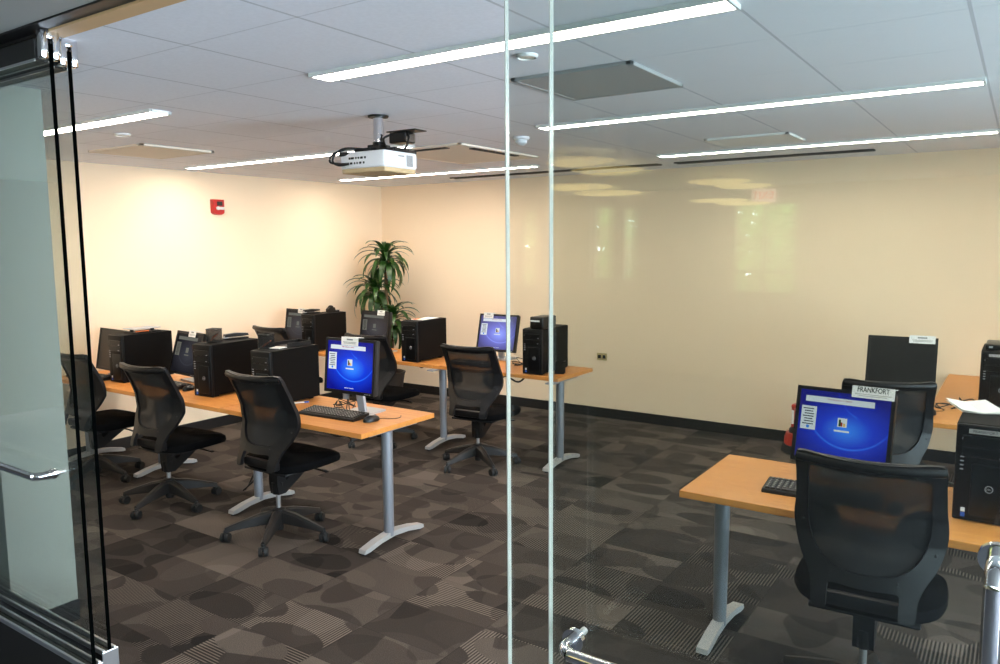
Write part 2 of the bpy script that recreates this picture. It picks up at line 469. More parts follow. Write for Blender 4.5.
# header over the glass: soffit of the lobby, dark track, tan trim
struct(obj('trim_1', MB().box((-2, 1.30, ZC+0.035), (9.4, 0.055, 0.06)).box((-4.7, 1.363, ZC+0.028), (3.94, 0.068, 0.062)), 'track'))
struct(obj('trim_2', MB().box((-0.015, 1.363, ZC+0.028), (5.43, 0.068, 0.06)), 'beige_trim'))
# lobby behind the camera (it shows mirrored in the glass)
struct(obj('floor_lobby', MB().box((-2, -3.2, -0.05), (14, 8.8, 0.1)), 'lobby_floor'))
struct(obj('ceiling_lobby', MB().box((-2, -3.16, ZC+0.06), (14, 8.86, 0.1)), 'soffit'))
struct(obj('wall_lobby_left', MB().box((-9.05, -3.2, 1.3), (0.1, 9.0, 2.6)), 'lobby_wall'))
struct(obj('wall_lobby_right', MB().box((5.05, -7.2, 1.3), (0.1, 1.0, 2.6)).box((5.05, 0.95, 1.3), (0.1, 0.7, 2.6)).box((5.05, -3.05, 0.1), (0.1, 7.3, 0.2)).box((5.05, -3.05, 2.52), (0.1, 7.3, 0.16)), 'lobby_wall'))
fr_ = MB()
for k in range(6): fr_.box((5.05, -6.68+k*7.26/5, 1.32), (0.06, 0.05, 2.24))
for z in (0.22, 2.42): fr_.box((5.05, -3.05, z), (0.06, 7.3, 0.05))
w6 = struct(obj('window_6', fr_, 'track'))  # unseen window added for cool daylight fill from behind the camera
obj('pane', MB().box((5.05, -3.05, 1.32), (0.008, 7.24, 2.2)), 'window_glass', w6)
def portal(loc, rot, sx, sy):
    l = bpy.data.lights.new('window_portal', 'AREA'); l.shape = 'RECTANGLE'; l.size = sx; l.size_y = sy; l.cycles.is_portal = True
    o = bpy.data.objects.new('window_portal', l); C.objects.link(o); o.location = loc; o.rotation_euler = rot
fr_ = MB()
for k in range(5): fr_.box((XR+0.06, 1.68+k*3.04/4, 1.27), (0.06, 0.05, 2.34))
for z in (0.12, 2.42): fr_.box((XR+0.06, 3.2, z), (0.06, 3.1, 0.05))
w7 = struct(obj('window_7', fr_, 'track'))  # unseen window added to brighten the room ceiling from the side
obj('pane', MB().box((XR+0.06, 3.2, 1.27), (0.008, 3.04, 2.3)), 'window_glass', w7)
portal((XR+0.13, 3.2, 1.27), (0, R(90), 0), 2.3, 3.05)
portal((5.12, -3.05, 1.32), (0, R(90), 0), 2.2, 7.2)
wins = [(-6.62, -6.26, 1.1, 2.33), (-5.24, -4.93, 1.25, 2.34), (-4.78, -4.56, 1.25, 2.32), (-3.19, -2.36, 1.12, 2.32), (0.6, 1.6, 1.1, 2.33)]
wb = MB(); xs = -9.0; YB = -7.5
for (a, b, z0, z1) in wins:
    wb.box(((xs+a)/2, YB, 1.3), (a-xs, 0.2, 2.6)); wb.box(((a+b)/2, YB, z0/2), (b-a, 0.2, z0)); wb.box(((a+b)/2, YB, (z1+2.6)/2), (b-a, 0.2, 2.6-z1)); xs = b
wb.box(((xs+5)/2, YB, 1.3), (5-xs, 0.2, 2.6))
struct(obj('wall_lobby_back', wb, 'lobby_wall'))
for i, (a, b, z0, z1) in enumerate(wins):
    f = MB()
    for c, s in (((a+0.02, YB+0.06, (z0+z1)/2), (0.04, 0.05, z1-z0)), ((b-0.02, YB+0.06, (z0+z1)/2), (0.04, 0.05, z1-z0)),
                 (((a+b)/2, YB+0.06, z0+0.02), (b-a, 0.05, 0.04)), (((a+b)/2, YB+0.06, z1-0.02), (b-a, 0.05, 0.04))):
        f.box(c, s)
    if b-a > 0.6: f.box(((a+b)/2, YB+0.06, (z0+z1)/2), (0.04, 0.05, z1-z0)); f.box(((a+b)/2, YB+0.06, z0+0.3), (b-a, 0.05, 0.03))
    w = struct(obj('window_%d' % (i+1), f, 'track'))
    obj('pane', MB().box(((a+b)/2, YB+0.06, (z0+z1)/2), (b-a-0.06, 0.008, z1-z0-0.06)), 'window_glass', w)
def hedge_row():
    b = MB(); bm = b.bm
    for k in range(9000):
        p = Vector((rnd.uniform(-12, 3), rnd.uniform(-13.4, -12.4), rnd.uniform(-0.2, 4.2)))
        a = Vector((rnd.uniform(-1, 1), rnd.uniform(-.5, .5), rnd.uniform(-1, 1))).normalized()
        c = a.cross(Vector((rnd.uniform(-.5, .5), 1, rnd.uniform(-.5, .5)))).normalized()
        L = rnd.uniform(0.10, 0.2)
        bm.faces.new([bm.verts.new(p + a*L), bm.verts.new(p + c*L*0.6), bm.verts.new(p - a*L), bm.verts.new(p - c*L*0.6)])
    o = obj('hedge_foliage', b, 'tree'); o['kind'] = 'stuff'; o['label'] = 'tall green hedge added outside to cover bright sky, mirrored faintly in the glass'; o['category'] = 'hedge'
hedge_row()  # added foliage row, blocks bright sky gaps in the mirrored windows
def garden_tree(x, y, h, label):
    t = thing('garden_tree', label, 'tree', (x, y, 0), 0, 'trees outside the lobby windows')
    obj('trunk', MB().tube([(0, 0, -0.2), (0.05, 0, h*0.4), (0, 0.05, h*0.75)], [0.12, 0.1, 0.08, 0.06]), 'cane', t, True)
    b = MB(); bm = b.bm
    for k in range(2200):
        th, ph, rr = rnd.uniform(0, 2*PI), math.acos(rnd.uniform(-1, 1)), rnd.uniform(0.5, 1)**0.5
        p = Vector((1.3*rr*math.sin(ph)*math.cos(th), 1.0*rr*math.sin(ph)*math.sin(th), h*0.58 + h*0.46*rr*math.cos(ph)))
        a = Vector((rnd.uniform(-1, 1), rnd.uniform(-1, 1), rnd.uniform(-1, 1))).normalized()
        c = a.cross(Vector((rnd.uniform(-1, 1), rnd.uniform(-1, 1), rnd.uniform(-1, 1)))).normalized()
        L = rnd.uniform(0.08, 0.17)
        bm.faces.new([bm.verts.new(p + a*L), bm.verts.new(p + c*L*0.5), bm.verts.new(p - a*L), bm.verts.new(p - c*L*0.5)])
    obj('foliage', b, 'tree', t)
garden_tree(-3.6, -10.4, 3.4, 'leafy green tree mirrored in the glass, filling the widest window behind')
garden_tree(-9.0, -10.4, 3.5, 'leafy green tree mirrored in the glass between the two bright glass edges')
garden_tree(-6.3, -10.6, 3.6, 'leafy green tree mirrored in the glass, behind the two narrow windows')
struct(obj('ground_outside', MB().box((-2, -13, -0.3), (30, 10.6, 0.2)), 'tree'))

# ------------------------------------------------------------------ glass doors
YG1, YG2 = 1.33, 1.42
def glass_leaf(n, x0, x1, y, edge_x, edge_mat, label):
    t = bpy.data.objects.new('door_%d' % n, None); C.objects.link(t); t['kind'] = 'structure'; t['label'] = label; t['category'] = 'door'
    t.location = ((x0+x1)/2, y, 0)
    w = x1-x0; zb, zt = 0.29, 2.465
    obj('glass_pane', MB().box((0, 0, (zb+zt)/2), (w-0.004, 0.012, zt-zb)), 'glass', t)
    ex = edge_x-(x0+x1)/2
    sg = 1 if edge_x > (x0+x1)/2 else -1
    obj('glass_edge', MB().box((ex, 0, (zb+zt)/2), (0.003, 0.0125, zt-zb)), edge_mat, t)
    # tall bottom rail: two bright lips with the glass channel between them, dark skirt
    obj('bottom_rail', MB().box((0, 0, 0.15), (w, 0.05, 0.27), 0.002), 'track', t)
    for s in (-1, 1):
        obj('rail_lip', MB().box((0, s*0.021, 0.293), (w, 0.010, 0.02), 0.002), 'alu', t)
    obj('rail_cap', MB().box((ex+sg*0.003, 0, 0.15), (0.006, 0.062, 0.30), 0.003), 'alu', t)
    tr = obj('top_rail', MB().box((-sg*0.03, 0.0, 2.452), (w-0.06, 0.045, 0.07), 0.003), 'track', t)
    for s in (-1, 1): obj('rail_lip', MB().box((-sg*0.03, s*0.0225, 2.418), (w-0.06, 0.004, 0.008)), 'alu', t)
    obj('clamp_cap', MB().box((ex-sg*0.012, -0.019, 2.462), (0.032, 0.024, 0.094), 0.006).box((ex-sg*0.012, 0.019, 2.462), (0.032, 0.024, 0.094), 0.006).box((ex-sg*0.012, 0, 2.495), (0.032, 0.03, 0.03), 0.004), 'chrome', t, True)
    return t
def bar_left(t, xe, xo, y):
    cx = t.location.x; pts = [(xe-cx, 0.0, 0.985), (xe-cx, -0.03, 0.985), (xe-cx-0.004, -0.052, 0.985), (xe-cx-0.018, -0.066, 0.985), (xe-cx-0.04, -0.07, 0.985), (xe-cx-0.3, -0.07, 0.985), (xo-cx, -0.07, 0.985)]
    h = obj('push_bar', MB().tube(pts, 0.0145, 16), 'chrome', t, True)
    obj('standoff', MB().cyl((xe-cx, -0.02, 0.985), (xe-cx, -0.006, 0.985), 0.019).cyl((xe-cx, -0.034, 0.985), (xe-cx, -0.03, 0.985), 0.0175), 'chrome', h, True)
    obj('stud', MB().cyl((xe-cx, 0.0, 0.985), (xe-cx, 0.03, 0.985), 0.007), 'alu', h, True)
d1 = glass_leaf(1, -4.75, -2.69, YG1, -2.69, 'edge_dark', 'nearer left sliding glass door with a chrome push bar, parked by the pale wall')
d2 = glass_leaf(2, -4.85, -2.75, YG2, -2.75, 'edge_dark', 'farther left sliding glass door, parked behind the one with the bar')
bar_left(d1, -2.86, -4.6, YG1)
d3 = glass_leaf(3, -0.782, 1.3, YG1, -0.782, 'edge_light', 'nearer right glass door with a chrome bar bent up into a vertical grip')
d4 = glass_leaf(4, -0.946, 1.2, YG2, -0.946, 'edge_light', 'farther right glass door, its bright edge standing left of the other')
cx = d3.location.x; zb_ = 0.99
h = obj('push_bar', MB().tube([(-0.72-cx, 0.0, zb_), (-0.72-cx, -0.045, zb_), (-0.70-cx, -0.066, zb_), (-0.66-cx, -0.07, zb_), (-0.35-cx, -0.07, zb_), (-0.07-cx, -0.07, zb_),
        (-0.03-cx, -0.07, zb_+0.012), (-0.008-cx, -0.07, zb_+0.05), (-0.008-cx, -0.07, 1.27), (-0.008-cx, -0.066, 1.315), (-0.008-cx, -0.045, 1.33), (-0.008-cx, 0, 1.33)], 0.013, 16), 'chrome', d3, True)
for (hx, hz) in ((-0.72-cx, zb_), (-0.008-cx, 1.33)):
    obj('standoff', MB().cyl((hx, -0.018, hz), (hx, -0.006, hz), 0.024), 'chrome', h, True)
    obj('stud', MB().cyl((hx, 0.0, hz), (hx, 0.035, hz), 0.0075), 'alu', h, True)

# ------------------------------------------------------------------ ceiling fittings
def ceiling_light(x0, x1, y, label, w=0.11):
    t = thing('ceiling_light', label, 'light', ((x0+x1)/2, y, ZC), 0, 'linear ceiling lights')
    L = x1-x0
    f = MB()
    for s in (-1, 1): f.box((0, s*(w/2), -0.006), (L, 0.012, 0.02))
    for s in (-1, 1): f.box((s*(L/2-0.005), 0, -0.006), (0.01, w, 0.02))
    obj('frame', f, 'light_frame', t)
    obj('diffuser', MB().box((0, 0, -0.008), (L-0.02, w-0.012, 0.012)), 'lamp', t)
ceiling_light(-2.485, -0.742, 2.315, 'largest white linear ceiling light, nearest the glass doors')
ceiling_light(-2.47, -0.184, 4.08, 'linear ceiling light behind the glass, just past the grey perforated panel')
ceiling_light(-2.49, -0.178, 5.96, 'linear ceiling light behind the glass, closest to the back wall')
ceiling_light(-6.25, -3.77, 2.40, 'linear ceiling light at far left, its end showing through the glass door')
ceiling_light(-6.26, -3.66, 4.24, 'linear ceiling light running behind the projector on its left side')
ceiling_light(-6.14, -3.68, 5.99, 'linear ceiling light just below the projector in the photo, near the corner')

for (y_, who) in ((2.315, 'nearest the glass'), (4.08, 'in the middle'), (5.96, 'nearest the back wall')):  # unseen lights added to raise the brightness of ceiling and right wall
    ceiling_light(0.4, 2.2, y_, 'added unseen ceiling light over the right end of the room, '+who)

def panel(name, x0, x1, y0, y1, mat, label, cat, slots=(), th=0.012):
    t = thing(name, label, cat, ((x0+x1)/2, (y0+y1)/2, ZC), 0)
    w, d = x1-x0, y1-y0
    fr = MB()
    for s in (-1, 1): fr.box((s*(w/2-0.012), 0, -th/2), (0.024, d, th+0.004), 0.002); fr.box((0, s*(d/2-0.012), -th/2), (w, 0.024, th+0.004), 0.002)
    obj('panel_frame', fr, mat, t)
    obj('panel_face', MB().box((0, 0, -th/2), (w-0.04, d-0.04, th)), mat, t)
    for (sx, sy, sw, sd) in slots: obj('air_slot', MB().box((sx, sy, -th-0.002), (sw, sd, 0.008)), 'slot', t)
    return t
panel('return_air_panel', -1.865, -1.305, 2.83, 3.385, 'grille', 'grey perforated return air panel in the ceiling behind the glass', 'vent')
panel('ceiling_air_cassette', -4.1, -3.30, 4.36, 5.42, 'tan', 'tan ceiling air cassette with two black slots, right of the projector', 'vent', ((-0.03, -0.44, 0.5, 0.05), (0.335, 0, 0.05, 0.6)))
panel('ceiling_access_panel', -5.75, -5.06, 3.06, 3.64, 'tan', 'tan square ceiling panel at the left, above the red alarm', 'panel')
panel('ceiling_access_panel', -1.86, -1.3, 5.22, 5.7, 'light_frame', 'faint square ceiling panel behind the glass, by the farthest light', 'panel')
def slot_vent(x0, x1, y, label):
    t = thing('slot_diffuser', label, 'vent', ((x0+x1)/2, y, ZC), 0, 'slot diffusers along the back wall')
    w = x1-x0; f = MB()
    for s in (-1, 1): f.box((0, s*0.042, -0.004), (w, 0.014, 0.014))
    obj('vent_frame', f, 'track', t); obj('air_slot', MB().box((0, 0, -0.002), (w, 0.07, 0.008)), 'slot', t)
slot_vent(-5.1, -2.75, 6.60, 'long black slot diffuser near the back wall, left half')
slot_vent(-2.6, -1.0, 6.60, 'black slot diffuser near the back wall, behind the right glass')
def disc(x, y, r, name, label, cat, dome):
    t = thing(name, label, cat, (x, y, ZC), 0)
    if dome:
        obj('mounting_ring', MB().lathe([(r, 0.002), (r, -0.015), (r*0.9, -0.02)]), 'white', t, True)
        obj('sensor_dome', MB().lathe([(r*0.75, -0.018), (r*0.72, -0.04), (r*0.4, -0.055), (0.002, -0.056)]), 'white', t, True)
    else:
        obj('trim_ring', MB().lathe([(r, 0.002), (r, -0.006), (r*0.85, -0.012), (r*0.80, -0.004)]), 'light_frame', t, True)
        obj('cover', MB().lathe([(r*0.8, -0.003), (r*0.78, -0.008), (0.002, -0.009)]), 'tan', t, True)
disc(-1.589, 2.524, 0.042, 'sprinkler_cover', 'round sprinkler cover between the two right glass edges, below the big light', 'sprinkler', False)
disc(-4.745, 2.75, 0.05, 'sprinkler_cover', 'round sprinkler cover at far left near the tan panel', 'sprinkler', False)
disc(-2.81, 4.385, 0.055, 'smoke_detector', 'white domed smoke detector on the ceiling left of the glass edge', 'detector', True)

# projector
t = thing('ceiling_projector', 'white ceiling projector hung on a chrome pole with black cables', 'projector', (-2.925, 3.135, 0), R(1.5))
PW, PD = 0.315, 0.27
body = obj('body', MB().box((0, 0, 2.248), (PW, PD, 0.088), 0.012, seg=3), 'white', t, True)
v = MB()
for k in range(9): v.box((PW/2, 0.045+k*0.006, 2.246), (0.004, 0.0025, 0.06))
obj('exhaust_vent', v, 'greyink', body)
pt = MB()
for (px, w_) in ((-0.085, 0.012), (-0.065, 0.02), (-0.04, 0.008), (-0.022, 0.008), (0.0, 0.016), (0.025, 0.01)):
    pt.box((px, -PD/2-0.001, 2.258), (w_, 0.004, 0.011), 0.001); pt.box((px-0.01, -PD/2-0.001, 2.232), (w_*0.8, 0.004, 0.011), 0.001)
obj('connector_grille', pt, 'blackgloss', body)
obj('badge', MB().box((PW/2+0.0005, 0.0, 2.268), (0.003, 0.05, 0.008)), 'greyink', body)
obj('lens', MB().cyl((0.05, PD/2-0.005, 2.25), (0.05, PD/2+0.03, 2.25), 0.035, 0.03), 'blackgloss', body, True)
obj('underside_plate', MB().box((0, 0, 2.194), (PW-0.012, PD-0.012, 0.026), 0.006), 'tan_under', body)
px_ = -0.05
pl = obj('mount_pole', MB().cyl((px_, 0.06, 2.34), (px_, 0.06, 2.50), 0.030), 'chrome', t, True)
obj('pole_collar', MB().cyl((px_, 0.06, 2.345), (px_, 0.06, 2.36), 0.034), 'black', pl, True)
obj('ceiling_flange', MB().lathe([(0.02, 0.0), (0.055, 0.002), (0.058, 0.012), (0.03, 0.014)], (px_, 0.06, 2.491)), 'black', t, True)
br = MB().box((0.0, 0.03, 2.306), (PW*0.9, 0.12, 0.018), 0.003).box((px_, 0.0, 2.305), (0.12, 0.15, 0.024), 0.004).box((px_, 0.06, 2.33), (0.09, 0.09, 0.03), 0.004).box((0.12, 0.06, 2.302), (0.03, 0.2, 0.018), 0.003)
obj('mount_bracket', br, 'black', t)
ub = obj('power_unit', MB().box((0.10, 0.08, 2.372), (0.115, 0.09, 0.056), 0.008), 'blackgloss', t)
obj('unit_plate', MB().box((0.13, 0.08, 2.406), (0.20, 0.10, 0.006), 0.001), 'track', ub)
obj('plug_cable', MB().tube([(0.0, 0.06, 2.33), (0.02, 0.02, 2.37), (0.05, 0.04, 2.39)], 0.006), 'cable', t, True)
obj('plug_cable', MB().tube([(0.15, 0.06, 2.40), (0.18, 0.04, 2.36), (0.16, 0.04, 2.32), (0.14, 0.05, 2.312)], 0.006), 'cable', t, True)
for q in (0, 1):
    obj('signal_cable', MB().tube([(-0.06, -0.04, 2.315), (-0.13, -0.12+0.02*q, 2.315), (-0.175-0.02*q, -0.15, 2.285), (-0.185-0.02*q, -0.16, 2.245), (-0.15, -0.15, 2.225+0.008*q), (-0.09, -PD/2-0.002, 2.230)], 0.0058), 'cable', t, True)
obj('connector', MB().cyl((-0.15, -0.14, 2.283), (-0.09, -0.125, 2.285), 0.012, 0.008), 'cable', t, True)

# fire alarm on the left wall, outlet on the back wall
t = thing('fire_alarm_strobe', 'red fire alarm strobe with a clear lens on the left wall', 'alarm', (XW, 4.72, 2.175), R(90))
def al(a, b_, c): return (a, -0.026+c, b_)
poly = [(-0.06, 0.075), (0.06, 0.075), (0.06, -0.045)] + [(0.06*math.cos(q), -0.045-0.028*math.sin(q)) for q in [PI*k/8 for k in range(1, 8)]] + [(-0.06, -0.045)]
obj('housing', MB().prism(poly, 0.055, al), 'red', t)
obj('strobe_lens', MB().sphere((-0.015, -0.062, -0.01), 0.024, (1.0, 0.6, 0.75)).box((0.03, -0.058, -0.01), (0.05, 0.012, 0.028), 0.004), 'lens', t, True)
obj('sounder_grille', MB().box((0.005, -0.0595, 0.035), (0.06, 0.004, 0.04), 0.001), 'track', t)
t = thing('wall_outlet', 'beige wall outlet plate low on the back wall', 'outlet', (-3.55, YW, 0.635), 0)
obj('cover_plate', MB().box((0, -0.004, 0), (0.115, 0.008, 0.075), 0.002), 'brass', t)
for s in (-1, 1): obj('socket_grille', MB().box((s*0.027, -0.009, 0), (0.032, 0.004, 0.035), 0.004).box((s*0.027-0.006, -0.0115, 0.004), (0.003, 0.002, 0.01)).box((s*0.027+0.006, -0.0115, 0.004), (0.003, 0.002, 0.01)), 'slot', t)

# ------------------------------------------------------------------ desks
ZT = 0.74
def leg_part(t, x, y):
    l = obj('leg', MB().cyl((x, y-0.03, 0.05), (x, y-0.03, ZT-0.03), 0.030, 0.034, 24).box((x, y, ZT-0.036), (0.07, 0.42, 0.012), 0.003), 'leg', t, True)
    top = [(-0.265, 0.012), (-0.26, 0.034), (-0.16, 0.058), (-0.05, 0.074), (0.05, 0.074), (0.16, 0.058), (0.26, 0.034), (0.265, 0.012)]
    bot = [(0.225, 0.012), (0.12, 0.034), (0.0, 0.044), (-0.12, 0.034), (-0.225, 0.012)]
    obj('foot', MB().prism(top+bot, 0.052, lambda a, b_, c: (x+c, y+a, b_)), 'foot', l)
    for q in (-1, 1): obj('glide', MB().cyl((x, y+q*0.245, 0), (x, y+q*0.245, 0.014), 0.016), 'black', l, True)
def desk(x0, x1, y0, y1, legs, label, zt=ZT, ly=None, group='wood topped training desks'):
    t = thing('desk', label, 'desk', ((x0+x1)/2, (y0+y1)/2, 0), 0, group)
    obj('tabletop', MB().box((0, 0, zt-0.015), (x1-x0, y1-y0, 0.03), 0.002), 'wood', t)
    for lx in legs: leg_part(t, lx-(x0+x1)/2, (ly if ly else 0.0))
    return t
desk(-4.318, -3.03, 3.05, 3.70, (-3.087, -4.30), 'honey wood desk end in the left front row, beside the blue screen and keyboard', ly=-0.025)
desk(-5.66, -4.322, 3.05, 3.70, (-5.63,), 'honey wood desk in the middle of the left front row, under two black towers', ly=0.085)
desk(-6.52, -5.664, 3.05, 3.70, (-6.485,), 'honey wood desk at the wall end of the left front row', ly=-0.045)
desk(-4.268, -2.995, 5.2, 5.80, (-3.03, -4.235), 'honey wood desk end in the back row, holding the violet screen', ly=-0.17)
desk(-5.53, -4.272, 5.2, 5.84, (-5.48,), 'honey wood desk in the back row in front of the tall plant', ly=-0.17)
desk(-6.52, -5.534, 5.2, 5.84, (-6.485,), 'honey wood desk at the left end of the back row, mostly hidden', ly=-0.17)
desk(-1.17, 0.35, 3.08, 3.76, (-1.065, 0.25), 'honey wood desk at the right front, holding the Frankfort screen', ly=-0.045)
desk(-0.9, 0.6, 5.08, 5.72, (-0.87, 0.5), 'honey wood desk at the right, in the row behind the front desk', ly=0.11)
desk(-0.446, 0.4, 5.724, 7.04, (-0.12, 0.33), 'honey wood side desk against the back wall at the right edge')

# ------------------------------------------------------------------ office chair
def spl2(pts, k=6, closed=True):
    n = len(pts); out = []
    for i in range(n):
        p0, p1, p2, p3 = (Vector(pts[(i+d) % n]) for d in (-1, 0, 1, 2))
        for j in range(k):
            t_ = j/k
            out.append(tuple(0.5*((2*p1) + (p2-p0)*t_ + (2*p0-5*p1+4*p2-p3)*t_*t_ + (3*p1-p0-3*p2+p3)*t_**3)))
    return out
def back_fn(x, z, o):
    # side profile of the backrest (reclined top, lumbar forward) and a gentle wrap
    pr = [(0.40, -0.185), (0.47, -0.175), (0.56, -0.135), (0.68, -0.095), (0.78, -0.105), (0.88, -0.145), (1.02, -0.215)]
    for (z0, y0), (z1, y1) in zip(pr, pr[1:]):
        if z <= z1 or z1 == 1.02:
            f_ = (z-z0)/(z1-z0); f_ = max(0.0, min(1.0, f_)); y = y0+(y1-y0)*f_; break
    return Vector((x, y - 0.05 + 0.95*x*x + o, z))
def make_chair(label):
    t = thing('office_chair', label, 'chair', (0, 0, 0), 0, 'black mesh back office chairs')
    half = [(0.0, 1.0), (0.12, 1.005), (0.215, 1.012), (0.243, 0.99), (0.245, 0.92), (0.25, 0.82), (0.258, 0.74), (0.252, 0.68), (0.228, 0.61), (0.196, 0.555), (0.178, 0.51), (0.172, 0.45), (0.165, 0.435), (0.125, 0.435), (0.118, 0.45)]
    half += [(0.118, 0.50), (0.105, 0.525), (0.0, 0.522)]
    outer = half + [(-x, z) for x, z in half[-2:0:-1]]
    ih = [(0.0, 0.95), (0.10, 0.952), (0.178, 0.955), (0.198, 0.938), (0.202, 0.86), (0.205, 0.78), (0.202, 0.72), (0.186, 0.66), (0.150, 0.61), (0.095, 0.578), (0.0, 0.567)]
    inner = ih + [(-x, z) for x, z in ih[-2:0:-1]]
    so, si = spl2(outer, 4), spl2(inner, 5)
    fr = obj('back_frame', MB().plate([so, si], 0.024, back_fn), 'frame', t, True)
    # padded top rail
    obj('top_rail', MB().tube([tuple(back_fn(x, 0.985+0.05*x*x, 0.0)) for x in (-0.235, -0.16, -0.08, 0, 0.08, 0.16, 0.235)], 0.022, 10), 'frame', fr, True)
    scr = MB()
    for (x, z) in ((-0.15, 0.962), (-0.05, 0.960), (0.05, 0.960), (0.15, 0.962), (-0.222, 0.72), (0.222, 0.66), (-0.11, 0.558), (0.11, 0.558)):
        p = back_fn(x, z, -0.012); scr.sphere(p, 0.006, (1, 0.5, 1), 8)
    obj('screw', scr, 'track', fr, True)
    # woven mesh, kept inside the opening
    def row(z):
        zs = [p for p in ih]
        for (xa, za), (xb, zb2) in zip(ih[3:], ih[4:]):
            if za >= z >= zb2: return xa+(xb-xa)*(za-z)/(za-zb2) + 0.012
        return 0.19
    obj('mesh_back', MB().grid(lambda u, v_: back_fn((2*u-1)*row(0.566+0.39*v_), 0.566+0.39*v_, 0.004), 12, 18), 'mesh', t, True)
    for s in (-1, 1):
        lp = MB()
        lobe = [(s*(0.206-0.115*math.sin(q)**0.8*(1 if True else 0)), 0.735+0.085*math.cos(q)) for q in [PI*k/14 for k in range(15)]]
        lp.plate([lobe], 0.006, lambda x, z, o: back_fn(x, z, 0.016+o))
        obj('lumbar_pad', lp, 'lumbar', t, True)
    obj('back_bar', MB().box((0, -0.165, 0.452), (0.30, 0.035, 0.055), 0.012), 'frame', t, True)
    # seat cushion
    def seat(u, v_):
        th = 2*PI*u; a, c = math.cos(th), math.sin(th)
        e = 0.62
        x = 0.268*math.copysign(abs(a)**e, a); y = 0.08+0.245*math.copysign(abs(c)**e, c)
        ww = [(0, 0.0), (0.86, 0.0), (0.97, 0.006), (1.0, 0.026), (0.98, 0.052), (0.90, 0.066), (0.0, 0.070)]
        kk = v_*(len(ww)-1); i = min(int(kk), len(ww)-2); f_ = kk-i
        r_ = ww[i][0]+(ww[i+1][0]-ww[i][0])*f_; zz = ww[i][1]+(ww[i+1][1]-ww[i][1])*f_
        yy = 0.08+(y-0.08)*r_
        return Vector((x*r_, yy, 0.398+zz - 0.35*max(0, yy-0.2)**2*4 + 0.10*max(0, abs(x*r_)-0.17)))
    obj('seat', MB().grid(seat, 48, 6), 'fabric', t, True)
    obj('seat_pan', MB().box((0, 0.03, 0.396), (0.38, 0.36, 0.018), 0.008), 'frame', t, True)
    # tilt mechanism: a wedge rising forward from the column
    mech = [(-0.085, 0.395), (-0.085, 0.30), (-0.075, 0.235), (-0.02, 0.235), (0.21, 0.375), (0.21, 0.400), (0.11, 0.400), (-0.01, 0.315), (-0.04, 0.395)]
    m_ = MB()
    m_.prism(mech, 0.075, lambda a, b_, c: (c, a, b_))
    m_.cyl((0, -0.05, 0.235), (0, -0.05, 0.31), 0.034, 0.040, 16)
    me_ = obj('tilt_mechanism', m_, 'black', t)
    obj('tilt_lever', MB().tube([(0.03, 0.10, 0.375), (0.15, 0.12, 0.372), (0.21, 0.13, 0.365)], 0.006).box((0.225, 0.135, 0.364), (0.045, 0.025, 0.010), 0.004), 'black', me_, True)
    obj('gas_column', MB().cyl((0, 0, 0.14), (0, 0, 0.31), 0.014), 'alu', t, True)
    obj('hub', MB().lathe([(0.026, 0.045), (0.030, 0.06), (0.032, 0.15), (0.040, 0.155), (0.040, 0.178), (0.022, 0.186)]), 'basep', t, True)
    for k in range(5):
        a = 2*PI*k/5 + BASE
        lg = MB()
        prof = [(0.02, 0.095, 0.178, 0.032), (0.12, 0.088, 0.158, 0.027), (0.22, 0.078, 0.125, 0.022), (0.30, 0.066, 0.096, 0.018), (0.322, 0.066, 0.088, 0.014)]
        b2 = bmesh.new(); rings = []
        for (r_, zl, zh, w_) in prof:
            rings.append([b2.verts.new(q) for q in ((r_, -w_, zl), (r_, w_, zl), (r_, w_*0.9, zh-0.012), (r_, w_*0.4, zh), (r_, -w_*0.4, zh), (r_, -w_*0.9, zh-0.012))])
        for q, w in zip(rings, rings[1:]):
            for i in range(6): b2.faces.new((q[i], q[(i+1) % 6], w[(i+1) % 6], w[i]))
        b2.faces.new(rings[0][::-1]); b2.faces.new(rings[-1])
        bmesh.ops.recalc_face_normals(b2, faces=b2.faces)
        lg.merge(b2, Matrix.Rotation(a, 4, 'Z'))
        leg = obj('leg', lg, 'basep', t, True)
        cs = MB()
        q = a + CAST[k]
        c = Vector((math.cos(a), math.sin(a), 0))*0.318
        ax = Vector((-math.sin(q), math.cos(q), 0))
        for s in (-1, 1): cs.cyl(c+ax*s*0.006+Vector((0, 0, 0.029)), c+ax*s*0.026+Vector((0, 0, 0.029)), 0.029, 0.027, 18)
        cs.cyl(c+Vector((0, 0, 0.03)), c+Vector((0, 0, 0.075)), 0.011, 0.011, 10)
        cs.box(c+Vector((0, 0, 0.054)), (0.034, 0.034, 0.012), 0.004, (0, 0, q))
        obj('caster', cs, 'rubber', leg, True)
    return t
CAST = [0.5, -0.7, 1.1, 0.2, -1.3]
BASE = PI/2 + R(-3)
ch = make_chair('black mesh office chair pulled up to the keyboard of the left front desk')
UPPER = ('back_frame', 'mesh_back', 'lumbar_pad', 'back_bar', 'seat', 'tilt_mechanism')
def upper(c, dz):
    for p in c.children:
        if p.name.startswith(UPPER): p.location = (0, 0.05, dz)
ch.location = (-3.739, 3.03, 0); ch.rotation_euler = (0, 0, R(0.5)); upper(ch, 0.04)
def chair(loc, rz, base, label, dz=0.0):
    c = dup(ch, loc, R(rz), label); upper(c, dz)
    for p in c.children:
        if p.name.startswith('leg'): p.rotation_euler = (0, 0, R(base))
chair((-4.873, 3.01, 0), 2.8, -19, 'black mesh office chair in the middle of the left front row')
chair((-5.92, 3.06, 0), -1, -6, 'black mesh office chair at far left, half behind the glass door edge')
chair((-3.60, 4.95, 0), 4.5, 20, 'black mesh office chair facing the violet screen in the back row')
chair((-4.816, 5.08, 0), 0.2, 31, 'black mesh office chair half hidden behind the bright blue left screen')
